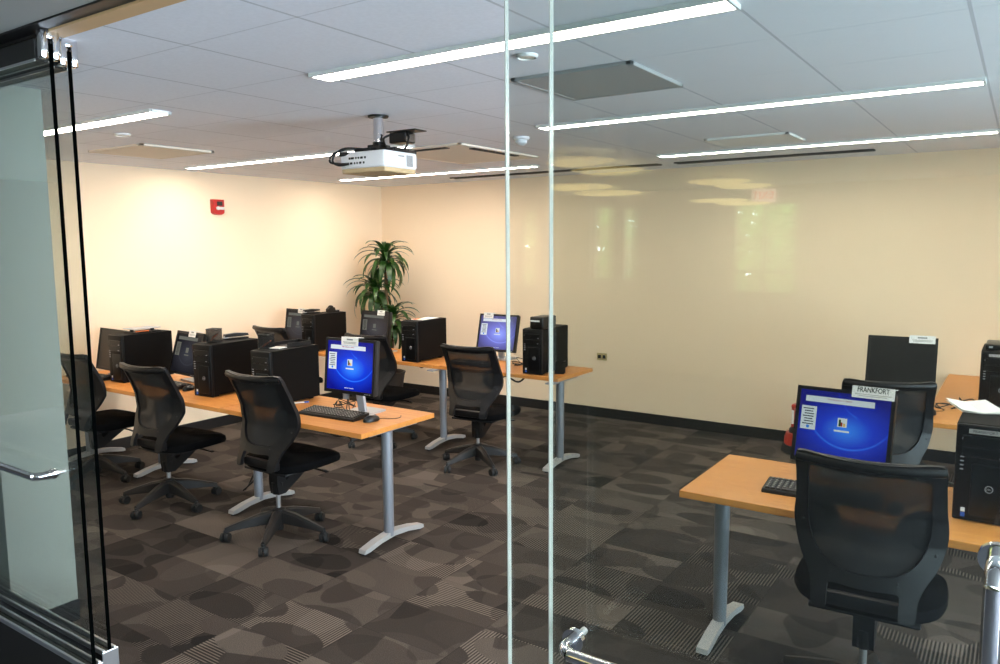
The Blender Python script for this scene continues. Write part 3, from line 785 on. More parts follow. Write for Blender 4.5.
chair((-6.09, 5.06, 0), -2, 10, 'black mesh office chair farthest back at left, only its top rail showing')
chair((-0.42, 3.06, 0), 3.0, 0, 'largest black mesh office chair, seen from behind at the right front', 0.035)
chair((-0.64, 4.98, 0), 16, 15, 'black mesh office chair between the Frankfort screen and the desk behind')

# ------------------------------------------------------------------ computer tower
TW, TD, TH = 0.19, 0.436, 0.374
def make_tower(label):
    t = thing('computer_tower', label, 'computer', (0, 0, 0), 0, 'black computer towers')
    cs = obj('case', MB().box((0, TD/2+0.012, TH/2+0.006), (TW, TD-0.024, TH-0.012), 0.004).box((0, 0.06, 0.004), (TW*0.8, 0.03, 0.008)).box((0, TD-0.06, 0.004), (TW*0.8, 0.03, 0.008)), 'case', t)
    fp = obj('front_panel', MB().box((0, 0.014, TH/2), (TW-0.004, 0.028, TH-0.004), 0.007, seg=3), 'front', t, True)
    obj('optical_drive', MB().box((0.004, -0.001, TH-0.062), (0.15, 0.006, 0.040), 0.002).box((0.004, -0.001, TH-0.106), (0.15, 0.006, 0.038), 0.002), 'blackgloss', fp)
    obj('recess_panel', MB().box((0.018, -0.0012, 0.125), (0.112, 0.006, 0.20), 0.003), 'blackgloss', fp)
    obj('eject_button', MB().box((0.06, -0.005, TH-0.073), (0.012, 0.003, 0.004)).box((0.055, -0.005, TH-0.117), (0.012, 0.003, 0.004)), 'silver', fp)
    pb = MB()
    for k in range(4): pb.box((-0.070, -0.001, 0.20+k*0.016), (0.012, 0.006, 0.004))
    obj('port', pb, 'silver', fp)
    obj('power_button', MB().cyl((-0.066, 0.002, TH-0.055), (-0.066, -0.003, TH-0.055), 0.007, n=12), 'silver', fp, True)
    ring = MB().tube([(0.022+0.0125*math.cos(2*PI*k/20), -0.0048, 0.135+0.0125*math.sin(2*PI*k/20)) for k in range(21)], 0.0011, 6, smooth=False)
    obj('badge', ring, 'silver', fp)
    text('lettering', 'DELL', 0.0085, fp, (0.022, -0.0046, 0.135), (R(90), 0, 0), 'silver')
    st = obj('sticker', MB().box((-0.058, -0.0004, 0.043), (0.014, 0.003, 0.016)), 'paper', fp)
    obj('sticker', MB().box((-0.058, -0.0004, 0.024), (0.014, 0.003, 0.016)), 'blue', fp)
    return t
tw = make_tower('black computer tower on the left front row, second from the bright blue screen end')
tw.location = (-4.742, 3.225, ZT); tw.rotation_euler = (0, 0, R(4.5))
dup(tw, (-4.106, 3.225, ZT), R(2.5), 'black computer tower right beside the bright blue left screen')
dup(tw, (-5.83, 3.21, ZT), R(1.5), 'black computer tower with a shallow tray on top, at the far left')
dup(tw, (-4.56, 5.225, ZT), R(1), 'black computer tower beside the plant, papers lying on top')
dup(tw, (-3.262, 5.245, ZT), R(0.7), 'black computer tower at the aisle end of the back row, small box on top')
dup(tw, (-5.89, 5.22, ZT), R(-1), 'black computer tower farthest back, topped by a stapler and a tape holder')
rt = dup(tw, (-0.080, 3.325, ZT), R(-1.3), 'large black computer tower at the right edge with a folded paper on top')
rb = dup(tw, (-0.093, 5.62, ZT), R(0), 'black computer tower at the right edge, on the desk behind')
for r_, s_ in ((rt, 0.009), (rb, 0.008)):
    fp = [c for c in r_.children if c.name.startswith('front_panel')][0]
    obj('name_strip', MB().box((0.0, -0.0045, TH-0.024), (0.105, 0.003, 0.017)), 'greyink', fp)
    if r_ is rt: text('lettering', 'FRANKFORT', 0.014, fp, (0.0, -0.0064, TH-0.024), (R(90), 0, 0), 'ink')

# ------------------------------------------------------------------ monitors
SW, SH = 0.412, 0.342
def make_monitor(label, mat, x, y, zb, yaw, tilt, bright=True, ui=True):
    t = thing('monitor', label, 'monitor', (x, y, ZT), yaw, 'flat screen monitors')
    z0 = zb-ZT
    hd = bpy.data.objects.new('tmp', None)
    # bezel in its own tilted frame; origin at the bottom edge of the screen
    bz = MB()
    o_, i_ = [(-SW/2, 0), (SW/2, 0), (SW/2, SH), (-SW/2, SH)], [(-SW/2+0.016, 0.020), (SW/2-0.016, 0.020), (SW/2-0.016, SH-0.016), (-SW/2+0.016, SH-0.016)]
    bz.plate([o_, i_], 0.018, lambda a, b_, c: Vector((a, c, b_)))
    bezel = obj('bezel', bz, 'black', t, loc=(0, 0, z0), rot=(-tilt, 0, 0))
    bpy.data.objects.remove(hd)
    obj('back_shell', MB().box((0, 0.024, SH/2), (SW-0.004, 0.03, SH-0.004), 0.006).box((0, 0.046, SH/2), (SW*0.7, 0.025, SH*0.7), 0.01), 'track', bezel)
    sc = obj('screen', MB().box((0, -0.001, (SH+0.004)/2), (SW-0.03, 0.006, SH-0.034)), mat, t, loc=(0, 0, z0), rot=(-tilt, 0, 0))
    obj('button', MB().box((SW/2-0.03, -0.0098, 0.010), (0.01, 0.003, 0.004)).box((SW/2-0.05, -0.0098, 0.010), (0.008, 0.003, 0.004)).box((SW/2-0.066, -0.0098, 0.010), (0.008, 0.003, 0.004)), 'silver', bezel)
    if ui:
        wm, tm = ('ui_white', 'ui_text') if bright else ('ui_dim', 'screen_off')
        yf = -0.0046
        bn = obj('notice_banner', MB().box((-0.02, yf, 0.300), (0.29, 0.0012, 0.026)), wm, sc)
        nt_ = obj('notice_panel', MB().box((-0.146, yf, 0.213), (0.066, 0.0012, 0.106), 0.0005), wm, sc)
        ln = MB()
        for k in range(7): ln.box((-0.146+0.002*((k*7) % 3-1), yf-0.0008, 0.254-k*0.0115), (0.048-0.006*((k*5) % 3), 0.0005, 0.0045))
        obj('text_lines', ln, tm, sc)
        obj('round_icon', MB().cyl((-0.146, yf-0.0004, 0.173), (-0.146, yf-0.0014, 0.173), 0.007, n=16), 'ui_blue' if bright else 'screen_off', sc)
        pc = obj('user_picture', MB().box((0.0, yf, 0.208), (0.040, 0.0012, 0.040), 0.0005), wm, sc)
        if bright:
            obj('picture_figure', MB().box((-0.010, yf-0.0008, 0.206), (0.009, 0.0005, 0.030)), 'ui_pic_green', sc)
            obj('picture_figure', MB().box((-0.002, yf-0.0008, 0.200), (0.007, 0.0005, 0.018)), 'ui_pic_red', sc)
            obj('picture_figure', MB().box((0.009, yf-0.0008, 0.198), (0.008, 0.0005, 0.014)), 'ui_pic_yellow', sc)
            text('banner_text', 'This location is closed', 0.0115, sc, (-0.02, yf-0.0009, 0.304), (R(90), 0, 0), 'ui_red')
            text('edition_text', 'Windows 7 Enterprise', 0.0085, sc, (0.0, yf-0.0003, 0.036), (R(90), 0, 0), 'ui_txt_white')
        obj('password_field', MB().box((0.0, yf, 0.170), (0.064, 0.0012, 0.008)), wm, sc)
    for c in sc.children:
        if not c.name.startswith('edition'): c.location.z -= 0.013
    obj('stand_neck', MB().box((0, 0.098, z0/2+0.066), (0.060, 0.022, z0+0.12), 0.004, rot=(R(10), 0, 0)), 'silver', t)
    ft = MB().prism([(-0.11, -0.08), (0.11, -0.08), (0.095, 0.11), (-0.095, 0.11)], 0.012, lambda a, b_, c: (a, b_+0.12, c+0.006))
    obj('stand_foot', ft, 'silver', t)
    return t, bezel
def name_card(bezel_of, dx, label, word=None, w=0.105):
    t_, bz = bezel_of
    bpy.context.view_layer.update()
    o = bpy.data.objects.new('name_card', None); C.objects.link(o)
    m = bz.matrix_world @ Matrix.Translation((dx, 0, SH-0.012 if not word else SH))
    o.matrix_world = m
    o['label'] = label; o['category'] = 'sign'; o['group'] = 'white name cards on the monitors'
    obj('card_front', MB().box((0, -0.0118, -0.003), (w, 0.0022, 0.050), 0.0003), 'paper', o)
    obj('card_fold', MB().box((0, 0.014, 0.0225), (w, 0.054, 0.002), 0.0003), 'paper', o)
    if word: text('lettering', word, 0.031, o, (0, -0.0132, 0.0085), (R(90), 0, 0), 'ink', sx=0.74, bold=0.0005)
    ln = MB()
    if word:
        for k in range(2): ln.box((0, -0.0132, -0.011-k*0.007), (w*(0.86-0.2*k), 0.0006, 0.0022))
    else:
        ln.box((0, -0.0132, 0.009), (w*0.36, 0.0006, 0.010)); ln.box((0, -0.0132, -0.008), (w*0.8, 0.0006, 0.003)); ln.box((0, -0.0132, -0.015), (w*0.7, 0.0006, 0.003))
    obj('small_print', ln, 'greyink', o)
    return o
m1 = make_monitor('bright blue login screen on the left front row, white card on top', 'screen', -3.421, 3.348, 0.880, R(1.9), R(5.5))
mr = make_monitor('bright blue login screen at the right front, topped by the Frankfort card', 'screen', -0.626, 3.560, 0.812, R(-5.5), R(12))
bm1 = make_monitor('violet blue login screen in the back row beside the aisle end tower', 'screen_violet', -3.94, 5.70, 0.826, R(2.8), R(14))
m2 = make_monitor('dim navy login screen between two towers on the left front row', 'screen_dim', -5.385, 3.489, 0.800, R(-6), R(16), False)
m3 = make_monitor('dark switched off screen at the far left, by the glass door edge', 'screen_off', -6.16, 3.33, 0.790, R(-3), R(10), False, False)
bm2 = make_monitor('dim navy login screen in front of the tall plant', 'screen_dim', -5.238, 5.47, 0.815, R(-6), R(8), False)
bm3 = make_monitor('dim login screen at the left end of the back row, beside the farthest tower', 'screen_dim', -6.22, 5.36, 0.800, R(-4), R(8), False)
rdm = make_monitor('black switched off screen behind the Frankfort screen, cream card on top', 'screen_off', -0.63, 5.58, 0.84, R(2), R(14), False, False)
name_card(mr, 0.115, 'white card reading FRANKFORT on the right front screen', 'FRANKFORT', 0.172)
name_card(m1, 0.0, 'white card on the bright blue screen of the left front row', None, 0.14)
name_card(bm1, -0.11, 'white card on the violet blue screen of the back row')
name_card(m2, 0.04, 'white card on the dim navy screen of the left front row')
name_card(bm2, 0.09, 'white card on the dim screen in front of the plant')
name_card(bm3, 0.05, 'white card on the dim screen at the left end of the back row')
name_card(rdm, 0.115, 'cream card on the black switched off screen at right', None, 0.15)

# ------------------------------------------------------------------ keyboards and mice
def make_keyboard(label):
    t = thing('keyboard', label, 'keyboard', (0, 0, 0), 0, 'black keyboards')
    obj('keyboard_body', MB().prism([(-0.075, 0), (0.075, 0), (0.075, 0.030), (0.06, 0.030), (-0.07, 0.016), (-0.075, 0.012)], 0.455, lambda a, b_, c: (c, a, b_)), 'black', t)
    rows = [(0.045, 13), (0.020, 14), (0.001, 13), (-0.018, 12), (-0.037, 11), (-0.056, 7)]
    for (y, n) in rows:
        k = MB(); sl = (0.030-0.016)/0.13; z = 0.016+(y+0.07)*sl
        x = -0.215
        for i in range(19):
            w_ = 0.0195
            if y == -0.056 and 3 <= i <= 8:
                if i != 3: x += 0.0225; continue
                k.box((x+0.0195/2+0.055, y, z+0.004), (0.13, 0.0165, 0.009), 0.001, (R(6), 0, 0)); x += 0.0225; continue
            if i in (13, 16): x += 0.003
            k.box((x+w_/2, y, z+0.004), (w_, 0.0165, 0.009), 0.0015, (R(6), 0, 0), seg=1); x += 0.0225
        kr = obj('key_row', k, 'key', t)
        g_ = MB(); x = -0.215
        for i in range(19):
            if i in (13, 16): x += 0.003
            if not (y == -0.056 and 3 <= i <= 8): g_.box((x+0.007, y+0.002, z+0.0088), (0.006, 0.006, 0.0006), 0, (R(6), 0, 0))
            x += 0.0225
        obj('key_legend', g_, 'legend', kr)
    return t
kb = make_keyboard('black keyboard in front of the bright blue left screen')
kb.location = (-3.515, 3.30, ZT); kb.rotation_euler = (0, 0, R(3))
dup(kb, (-0.645, 3.33, ZT), R(2), 'black keyboard at the right front, partly behind the largest chair')
dup(kb, (-3.98, 5.40, ZT), R(0), 'black keyboard in the back row, behind the chair facing the violet screen')
dup(kb, (-5.36, 3.33, ZT), R(-4), 'black keyboard under the dim navy screen of the left front row')
dup(kb, (-6.22, 3.20, ZT), R(0), 'black keyboard under the switched off screen at the far left')
dup(kb, (-0.72, 5.30, ZT), R(0), 'black keyboard at right, seen through the chair behind the Frankfort screen')
def make_mouse(label):
    t = thing('computer_mouse', label, 'mouse', (0, 0, 0), 0, 'black computer mice')
    obj('shell', MB().grid(lambda u, v_: Vector((0.031*math.cos(2*PI*u)*math.sin(PI*v_/2+0.001)*(1-0.1*math.sin(2*PI*u)), 0.058*math.sin(2*PI*u)*math.sin(PI*v_/2+0.001), 0.002+0.036*math.cos(PI*v_/2)**0.7)), 24, 8), 'blackgloss', t, True)
    obj('scroll_wheel', MB().cyl((-0.004, 0.028, 0.031), (0.004, 0.028, 0.031), 0.007), 'rubber', t, True)
    obj('mouse_cable', MB().tube([(0, 0.055, 0.008), (0.01, 0.09, 0.004), (0.05, 0.12, 0.004), (0.06, 0.17, 0.004), (0.02, 0.21, 0.004)], 0.0022, 6), 'cable', t, True)
    return t
mo = make_mouse('black mouse right of the keyboard, near the corner of the left front desk')
mo.location = (-3.205, 3.315, ZT); mo.rotation_euler = (0, 0, R(-10))
dup(mo, (-5.06, 3.325, ZT), R(15), 'black mouse in front of the dim navy screen, left of the second tower')
dup(mo, (-0.36, 3.30, ZT), R(0), 'black mouse at the right front, seen through the largest chair back')
dup(mo, (-0.42, 5.32, ZT), R(0), 'black mouse on the desk behind, right of the second right hand chair')

# ------------------------------------------------------------------ things on the towers and desks
ZTT = ZT+TH+0.0005
def pencil_cup(x, y, z, label, r=0.045, h=0.095):
    t = thing('pencil_cup', label, 'cup', (x, y, z), 0.3, 'black mesh pencil cups')
    n = 4
    c = MB()
    for i in range(4):
        a0, a1 = PI/4+i*PI/2, PI/4+(i+1)*PI/2
        p0, p1 = Vector((math.cos(a0), math.sin(a0), 0))*r*1.2, Vector((math.cos(a1), math.sin(a1), 0))*r*1.2
        q = (p0+p1)/2; L = (p1-p0).length
        c.box((q.x, q.y, h/2), (L, 0.002, h), 0, (0, 0, math.atan2((p1-p0).y, (p1-p0).x)))
    obj('mesh_wall', c, 'cup_mesh', t)
    b = MB().box((0, 0, 0.002), (r*1.65, r*1.65, 0.004))
    for i in range(4):
        a0, a1 = PI/4+i*PI/2, PI/4+(i+1)*PI/2
        p0, p1 = Vector((math.cos(a0), math.sin(a0), 0))*r*1.2, Vector((math.cos(a1), math.sin(a1), 0))*r*1.2
        b.cyl(p0+Vector((0, 0, h)), p1+Vector((0, 0, h)), 0.003, n=8)
    obj('rim_and_base', b, 'black', t)
    return t
def pencil(x, y, z, dx, dy, dz, label):
    d = Vector((dx, dy, dz)).normalized()*0.065; p = Vector((x, y, z))
    o = thing('pencil', label, 'pencil', (x, y, z), 0, 'pencils in the mesh cups')
    obj('shaft', MB().cyl((0, 0, 0), d, 0.0042, n=8), 'orange', o)
    obj('tip', MB().cyl(d, d*1.12, 0.0042, 0.0008, n=8), 'ink', o)
for (cx_, cy_, who, hs) in ((-4.185, 3.345, 'tower beside the bright blue left screen', (0.02, 0.012)), (-4.775, 3.36, 'second tower of the left front row', (0.03, 0.02))):
    pencil_cup(cx_, cy_, ZTT, 'black mesh pencil cup on the '+who)
    for k in range(3):
        a = 0.8+k*0.5
        pencil(cx_-0.025+0.008*k, cy_-0.012, ZTT+0.0085+0.004*k, 0.8, 0.25*k-0.2, hs[0]*20+0.1*k, 'orange pencil lying in the mesh cup on the '+who)
pencil_cup(-3.10, 5.42, ZT, 'black mesh pencil cup standing on the back row desk end, beside its tower', 0.042, 0.1)
def stapler(x, y, z, rz, label):
    t = thing('stapler', label, 'stapler', (x, y, z), rz, 'black staplers on the towers')
    obj('stapler_base', MB().box((0, 0, 0.006), (0.04, 0.19, 0.012), 0.004), 'blackgloss', t)
    obj('stapler_arm', MB().prism([(-0.09, 0.018), (-0.085, 0.04), (0.0, 0.045), (0.09, 0.038), (0.095, 0.022), (0.03, 0.018)], 0.034, lambda a, b_, c: (c, a, b_)), 'blackgloss', t)
    obj('hinge', MB().box((0, -0.075, 0.016), (0.03, 0.03, 0.02), 0.003), 'silver', t)
stapler(-4.80, 3.56, ZTT, R(-12), 'black stapler behind the cup on the second tower of the left front row')
stapler(-5.95, 5.33, ZTT, R(-8), 'black stapler on the farthest back tower')
t = thing('tape_dispenser', 'black tape dispenser on the farthest back tower', 'tape dispenser', (-5.85, 5.52, ZTT), R(80))
obj('dispenser_body', MB().prism([(-0.06, 0), (0.07, 0), (0.075, 0.022), (0.03, 0.018), (0.02, 0.05), (-0.03, 0.06), (-0.06, 0.035)], 0.045, lambda a, b_, c: (a, c, b_)), 'blackgloss', t)
obj('tape_roll', MB().cyl((-0.015, -0.012, 0.047), (-0.015, 0.012, 0.047), 0.026), 'black', t, True)
t = thing('desk_tray', 'black flat tray of slips on the tower beside the bright blue left screen', 'tray', (-4.135, 3.53, ZTT), R(-2))
obj('tray_base', MB().box((0, 0, 0.004), (0.14, 0.2, 0.008), 0.002), 'black', t)
obj('tray_rim', MB().box((-0.066, 0, 0.018), (0.006, 0.2, 0.024)).box((0.066, 0, 0.018), (0.006, 0.2, 0.024)).box((0, 0.097, 0.018), (0.14, 0.006, 0.024)), 'black', t)
tag(obj('note_paper', MB().box((0, 0, 0.003), (0.10, 0.09, 0.004), 0.0004), 'paper', loc=(-4.12, 3.385, ZTT), rot=(0, 0, 0.2)), 'white note paper in front of the tray on the tower by the left blue screen', 'paper')
t = thing('desk_tray', 'shallow grey tray on the far left tower', 'tray', (-5.86, 3.46, ZTT), R(2))
obj('tray_base', MB().box((0, 0, 0.005), (0.15, 0.24, 0.008), 0.002).box((0, -0.09, 0.018), (0.02, 0.02, 0.02)).box((0, 0.09, 0.018), (0.02, 0.02, 0.02)), 'black', t)
obj('tray_top', MB().box((0, 0, 0.032), (0.15, 0.24, 0.006), 0.002), 'silver', t)
tag(obj('pencil', MB().cyl((0, -0.05, 0.0135), (0.02, 0.05, 0.0135), 0.0042), 'orange', loc=(-5.80, 3.42, ZTT)), 'orange pencil lying in the shallow grey tray', 'pencil')
tag(obj('paper_sheet', MB().box((0, 0, 0.002), (0.13, 0.26, 0.003), 0.0004), 'paper', loc=(-4.56, 5.46, ZTT), rot=(0, 0, R(4))), 'white paper sheet on the tower beside the plant', 'paper')
tag(obj('yellow_note', MB().box((0, 0, 0.0055), (0.06, 0.08, 0.003), 0.0004), 'orange', loc=(-4.58, 5.37, ZTT), rot=(0, 0, R(-10))), 'orange slip lying on the white paper on the tower beside the plant', 'paper')
t = thing('label_printer', 'small black box with a white stripe on the back row end tower', 'printer', (-3.22, 5.33, ZTT), R(0))
obj('printer_body', MB().box((0, 0.02, 0.05), (0.125, 0.22, 0.10), 0.012, seg=3), 'blackgloss', t, True)
obj('white_stripe', MB().box((-0.01, -0.091, 0.066), (0.085, 0.004, 0.012), 0.001), 'paper', t)
tag(obj('orange_slip', MB().box((0, 0, 0.002), (0.03, 0.05, 0.003)), 'orange', loc=(-3.305, 5.33, ZTT)), 'orange slip left of the small black box on the back row end tower', 'paper')
# folded paper on the right tower, flat case on the tower behind
t = thing('folded_paper', 'folded white paper lying on the large right tower', 'paper', (-0.135, 3.66, ZTT), R(18))
obj('sheet', MB().grid(lambda u, v_: Vector((-0.075+0.15*u, -0.12+0.24*v_, 0.004+0.012*abs(u-0.5)*2)), 8, 2).grid(lambda u, v_: Vector((-0.075+0.15*u, -0.12+0.24*v_, 0.0005+0.006*abs(u-0.5)*2)), 8, 2), 'paper', t)
t = thing('flat_black_case', 'flat black drive case lying on the rear right tower', 'case', (-0.09, 5.84, ZTT), R(0))
obj('case_shell', MB().box((0, 0, 0.018), (0.16, 0.28, 0.035), 0.008, seg=3), 'blackgloss', t, True)
obj('case_clasp', MB().box((-0.05, -0.141, 0.018), (0.02, 0.004, 0.012), 0.001), 'silver', t)
t = thing('pen', 'white and blue pen on the left front desk, beside the first tower', 'pen', (-3.985, 3.44, ZT), R(60))
obj('barrel', MB().cyl((-0.055, 0, 0.006), (0.03, 0, 0.006), 0.0055), 'paper', t, True); obj('cap', MB().cyl((0.03, 0, 0.006), (0.06, 0, 0.006), 0.006), 'blue', t, True)

# ------------------------------------------------------------------ cables
def cable(label, paths, r=0.0045, mat='cable', group='loose black cables'):
    for p in paths: tag(obj('power_cable', MB().tube(p, r, 8), mat, None, True), label, 'cable', group if len(paths) == 1 else label)
def mess(x, y, seed, label, w=0.14):
    q = random.Random(seed); p = [(x-w, y, ZT+0.005)]
    for k in range(12): p.append((x+q.uniform(-w, w), y+q.uniform(-0.08, 0.07), ZT+0.005+q.uniform(0, 0.07)*(k % 2)))
    cable(label, [p], 0.0032)
mess(-3.62, 3.52, 1, 'tangled black cable behind the bright blue left screen', 0.13)
mess(-3.60, 5.62, 2, 'tangled black cable between the violet screen and its tower', 0.10)
mess(-5.16, 3.60, 3, 'tangled black cable behind the dim navy screen of the left front row', 0.12)
mess(-6.05, 3.44, 8, 'tangled black cable near the switched off far left screen', 0.08)
mess(-0.32, 5.60, 4, 'tangled black cable on the right desk behind', 0.12)
cable('pair of black cables hanging to the floor under the middle left desk', [[(-4.62, 3.55, 0.70), (-4.60, 3.56, 0.5), (-4.56, 3.53, 0.25), (-4.62, 3.5, 0.08), (-4.66, 3.48, 0.008)], [(-4.58, 3.52, 0.70), (-4.50, 3.54, 0.5), (-4.47, 3.53, 0.3), (-4.55, 3.5, 0.12), (-4.66, 3.46, 0.008)]], 0.005)
cable('black cable looping under the keyboard end of the left front desk', [[(-3.95, 3.5, 0.70), (-3.85, 3.52, 0.58), (-3.70, 3.5, 0.54), (-3.55, 3.5, 0.60), (-3.45, 3.52, 0.70)]], 0.006)
tag(obj('cable_plug', MB().box((-3.96, 3.49, 0.69), (0.04, 0.025, 0.025), 0.005), 'yellow', None, True), 'yellow plug hanging under the left front desk', 'plug')
cable('black cables drooping under the far left desk', [[(-5.9, 3.6, 0.70), (-6.0, 3.62, 0.5), (-6.15, 3.65, 0.25), (-6.2, 3.7, 0.01)], [(-5.75, 3.55, 0.70), (-5.7, 3.56, 0.56), (-5.6, 3.55, 0.55), (-5.55, 3.54, 0.70)], [(-5.8, 3.6, 0.7), (-5.85, 3.62, 0.4), (-6.0, 3.66, 0.01)]], 0.007)
cable('black cables drooping under the back row desk by the plant', [[(-4.9, 5.65, 0.70), (-4.8, 5.67, 0.61), (-4.7, 5.66, 0.66), (-4.6, 5.66, 0.60), (-4.5, 5.66, 0.70)]], 0.008)
cable('black cables drooping under the back row desk below the violet screen', [[(-3.95, 5.6, 0.70), (-3.85, 5.62, 0.60), (-3.75, 5.6, 0.63), (-3.62, 5.6, 0.59), (-3.5, 5.6, 0.70)]], 0.008)
cable('pale cable loop lying on the floor behind the right front desk', [[(-0.62, 6.4, 0.01), (-0.45, 6.5, 0.012), (-0.3, 6.4, 0.012), (-0.36, 6.25, 0.012), (-0.55, 6.25, 0.012), (-0.66, 6.36, 0.01)]], 0.006, 'greyink', 'loose pale cable')
def strip(x, y, label, w=0.42):
    t = thing('power_strip', label, 'power strip', (x, y, ZT-0.03), 0, 'power strips under the desks')
    obj('strip_body', MB().box((0, 0, -0.018), (w, 0.06, 0.034), 0.004), 'black', t)
    s_ = MB()
    for k in range(5): s_.box((-w*0.36+k*w*0.18, -0.031, -0.018), (0.03, 0.004, 0.02), 0.002)
    obj('socket', s_, 'blackgloss', t)
strip(-3.50, 5.42, 'black power strip under the aisle end of the back row')
strip(-4.75, 5.42, 'black power strip under the back row desk by the plant')

# ------------------------------------------------------------------ potted plant
t = thing('potted_plant', 'tall green corn plant with arching leaves in the room corner', 'plant', (-6.02, 6.52, 0), 0)
obj('pot', MB().lathe([(0.14, 0.0), (0.15, 0.02), (0.19, 0.30), (0.205, 0.34), (0.19, 0.345), (0.18, 0.30), (0.02, 0.29)]), 'pot', t, True)
obj('soil', MB().lathe([(0.178, 0.29), (0.178, 0.305), (0.002, 0.31)]), 'soil', t, True)
canes = [((0.0, 0.02), (0.0, 0.0), 1.57), ((-0.09, 0.0), (-0.15, -0.03), 1.2), ((0.09, -0.04), (0.16, -0.08), 0.88)]
for (a, b_, hh) in canes:
    obj('cane', MB().tube([(a[0]*0.6, a[1], 0.28), ((a[0]+b_[0])/2, (a[1]+b_[1])/2, hh*0.6), (b_[0], b_[1], hh)], [0.022, 0.02, 0.018]), 'cane', t, True)
def rosette(cx_, cy_, z, n, L, up):
    b = MB()
    for k in range(n):
        a = k*2.39996; f_ = k/n
        el = R(78) - R(92)*f_*up + rnd.uniform(-0.15, 0.15)
        ln = L*rnd.uniform(0.8, 1.15); w_ = 0.031*rnd.uniform(0.8, 1.2)
        p = Vector((cx_, cy_, z - 0.10*f_)); dr = Vector((math.cos(a), math.sin(a), 0)); sd = Vector((-math.sin(a), math.cos(a), 0))
        pts = []
        e_ = el
        for j in range(9):
            pts.append(p.copy()); p = p + (dr*math.cos(e_) + Vector((0, 0, 1))*math.sin(e_))*ln/8; e_ -= R(13.5+5*f_)
        def fn(u, v_):
            i = min(int(v_*8), 7); ff = v_*8-i
            q = pts[i]*(1-ff)+pts[i+1]*ff
            wd = w_*math.sin(PI*min(1, 0.12+0.88*v_))**0.7
            return q + sd*(u-0.5)*2*wd + Vector((0, 0, 1))*abs(u-0.5)*0.6*wd
        b.grid(fn, 2, 8)
    return b
obj('foliage', rosette(0, 0, 1.66, 50, 0.40, 1.0), 'leaf', t, True)
obj('foliage', rosette(-0.15, -0.03, 1.30, 46, 0.40, 1.0), 'leaf', t, True)
obj('foliage', rosette(0.16, -0.08, 0.98, 46, 0.38, 1.0), 'leaf', t, True)

# ------------------------------------------------------------------ red floor cleaner by the back wall
t = thing('vacuum_cleaner', 'red and black floor cleaner on the carpet by the back wall', 'vacuum cleaner', (-1.49, 6.80, 0), R(0)); t.scale = (0.66, 0.66, 0.66)
obj('base_skirt', MB().lathe([(0.25, 0.005), (0.265, 0.02), (0.25, 0.05), (0.235, 0.10), (0.22, 0.11)]), 'black', t, True)
obj('drum', MB().lathe([(0.225, 0.105), (0.22, 0.20), (0.20, 0.255), (0.19, 0.26)]), 'redv', t, True)
obj('motor_cover', MB().lathe([(0.17, 0.258), (0.165, 0.30), (0.13, 0.33), (0.002, 0.34)]), 'black', t, True)
hn = obj('handle_frame', MB().box((-0.115, 0, 0.46), (0.04, 0.12, 0.30), 0.01).box((0.115, 0, 0.46), (0.04, 0.12, 0.30), 0.01).box((0, 0, 0.60), (0.28, 0.13, 0.05), 0.016), 'redv', t, True)
obj('label_plate', MB().box((-0.137, 0, 0.46), (0.004, 0.07, 0.16), 0.001).box((-0.115, -0.0615, 0.46), (0.03, 0.004, 0.18), 0.001), 'paper', hn)
obj('wheel', MB().cyl((0.20, 0.22, 0.05), (0.24, 0.22, 0.05), 0.05).cyl((-0.24, 0.22, 0.05), (-0.20, 0.22, 0.05), 0.05), 'rubber', t, True)

# ------------------------------------------------------------------ lobby lamps and exit sign (mirrored in the glass)
def pendant(x, y, label):
    t = thing('pendant_lamp', label, 'lamp', (x, y, ZC), 0, 'lobby pendant lamps')
    obj('shade', MB().lathe([(0.05, -0.09), (0.22, -0.084), (0.31, -0.066), (0.32, -0.058), (0.25, -0.07), (0.02, -0.078)], n=40), 'pendant', t, True)
    w = MB()
    for k in range(3):
        a = 2*PI*k/3; w.cyl((0.3*math.cos(a), 0.3*math.sin(a), -0.08), (0.03*math.cos(a), 0.03*math.sin(a), 0), 0.002, n=6)
    obj('suspension_wire', w, 'silver', t)
    obj('canopy', MB().lathe([(0.06, 0.0), (0.06, -0.015), (0.02, -0.02)]), 'track', t, True)
    obj('lower_ring', MB().lathe([(0.28, -0.27), (0.30, -0.265), (0.30, -0.258), (0.28, -0.254)], n=40), 'pendant', t, True)
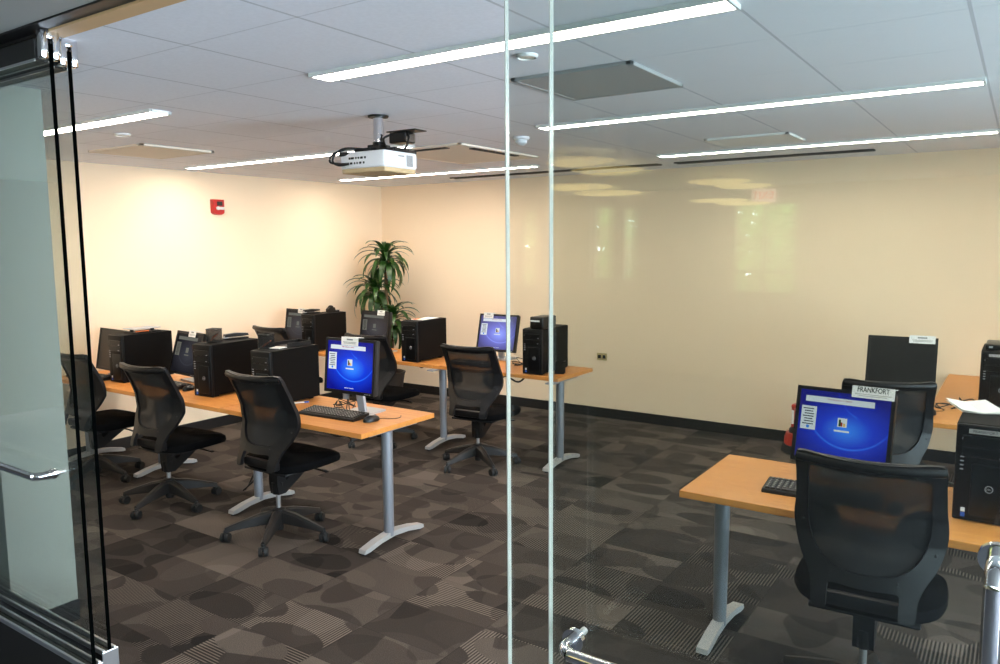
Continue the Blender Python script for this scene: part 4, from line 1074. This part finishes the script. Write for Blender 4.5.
for (x, y, l) in ((-2.72, -5.45, 'left lamp of the amber pair above the exit sign, mirrored in the glass'), (-2.71, -6.27, 'right lamp of the amber pair above the exit sign, mirrored in the glass'),
                  (-2.97, -2.75, 'left lamp of the amber pair mirrored near the bright glass edge'), (-3.1, -3.6, 'right lamp of the amber pair mirrored near the bright glass edge')):
    pendant(x, y, l)
t = thing('exit_sign', 'lit exit sign mirrored in the right glass above the window', 'sign', (-2.78, -7.38, 2.39), 0)
obj('sign_box', MB().box((0, -0.01, 0), (0.30, 0.05, 0.17), 0.004), 'exit_face', t)
text('lettering', 'EXIT', 0.13, t, (0, 0.017, 0), (R(90), 0, PI), 'exit_red', depth=0.001)

# ------------------------------------------------------------------ world and camera
sun = bpy.data.lights.new('sun', 'SUN'); sun.energy = 7.0; sun.angle = R(0.6); sun.color = (1.0, 0.95, 0.86)
so_ = bpy.data.objects.new('sun', sun); C.objects.link(so_); so_.location = (0, 10, 12); so_.rotation_euler = (R(-47), 0, 0)   # from over the roof onto the garden
w = bpy.data.worlds.new('daylight'); scene.world = w; w.use_nodes = True
nt = w.node_tree; bg = nt.nodes['Background']
bg.inputs[0].default_value = (0.72, 0.85, 1.0, 1); bg.inputs[1].default_value = 16.0

f_, tl, rl, hd = 766.546311, 0.114314918, -0.00687190387, 0.598338505
fw = Vector((-math.sin(hd)*math.cos(tl), math.cos(hd)*math.cos(tl), -math.sin(tl)))
r0 = Vector((math.cos(hd), math.sin(hd), 0)); u0 = r0.cross(fw)
rt_ = r0*math.cos(rl) + u0*math.sin(rl); up_ = u0*math.cos(rl) - r0*math.sin(rl)
cam = bpy.data.cameras.new('camera'); co = bpy.data.objects.new('camera', cam); C.objects.link(co)
cam.sensor_fit = 'HORIZONTAL'; cam.sensor_width = 36.0; cam.lens = 36.0*f_/1000.0
cam.clip_start = 0.05; cam.clip_end = 200
co.matrix_world = Matrix(((rt_.x, up_.x, -fw.x, 0), (rt_.y, up_.y, -fw.y, 0), (rt_.z, up_.z, -fw.z, 1.8), (0, 0, 0, 1)))
scene.camera = co
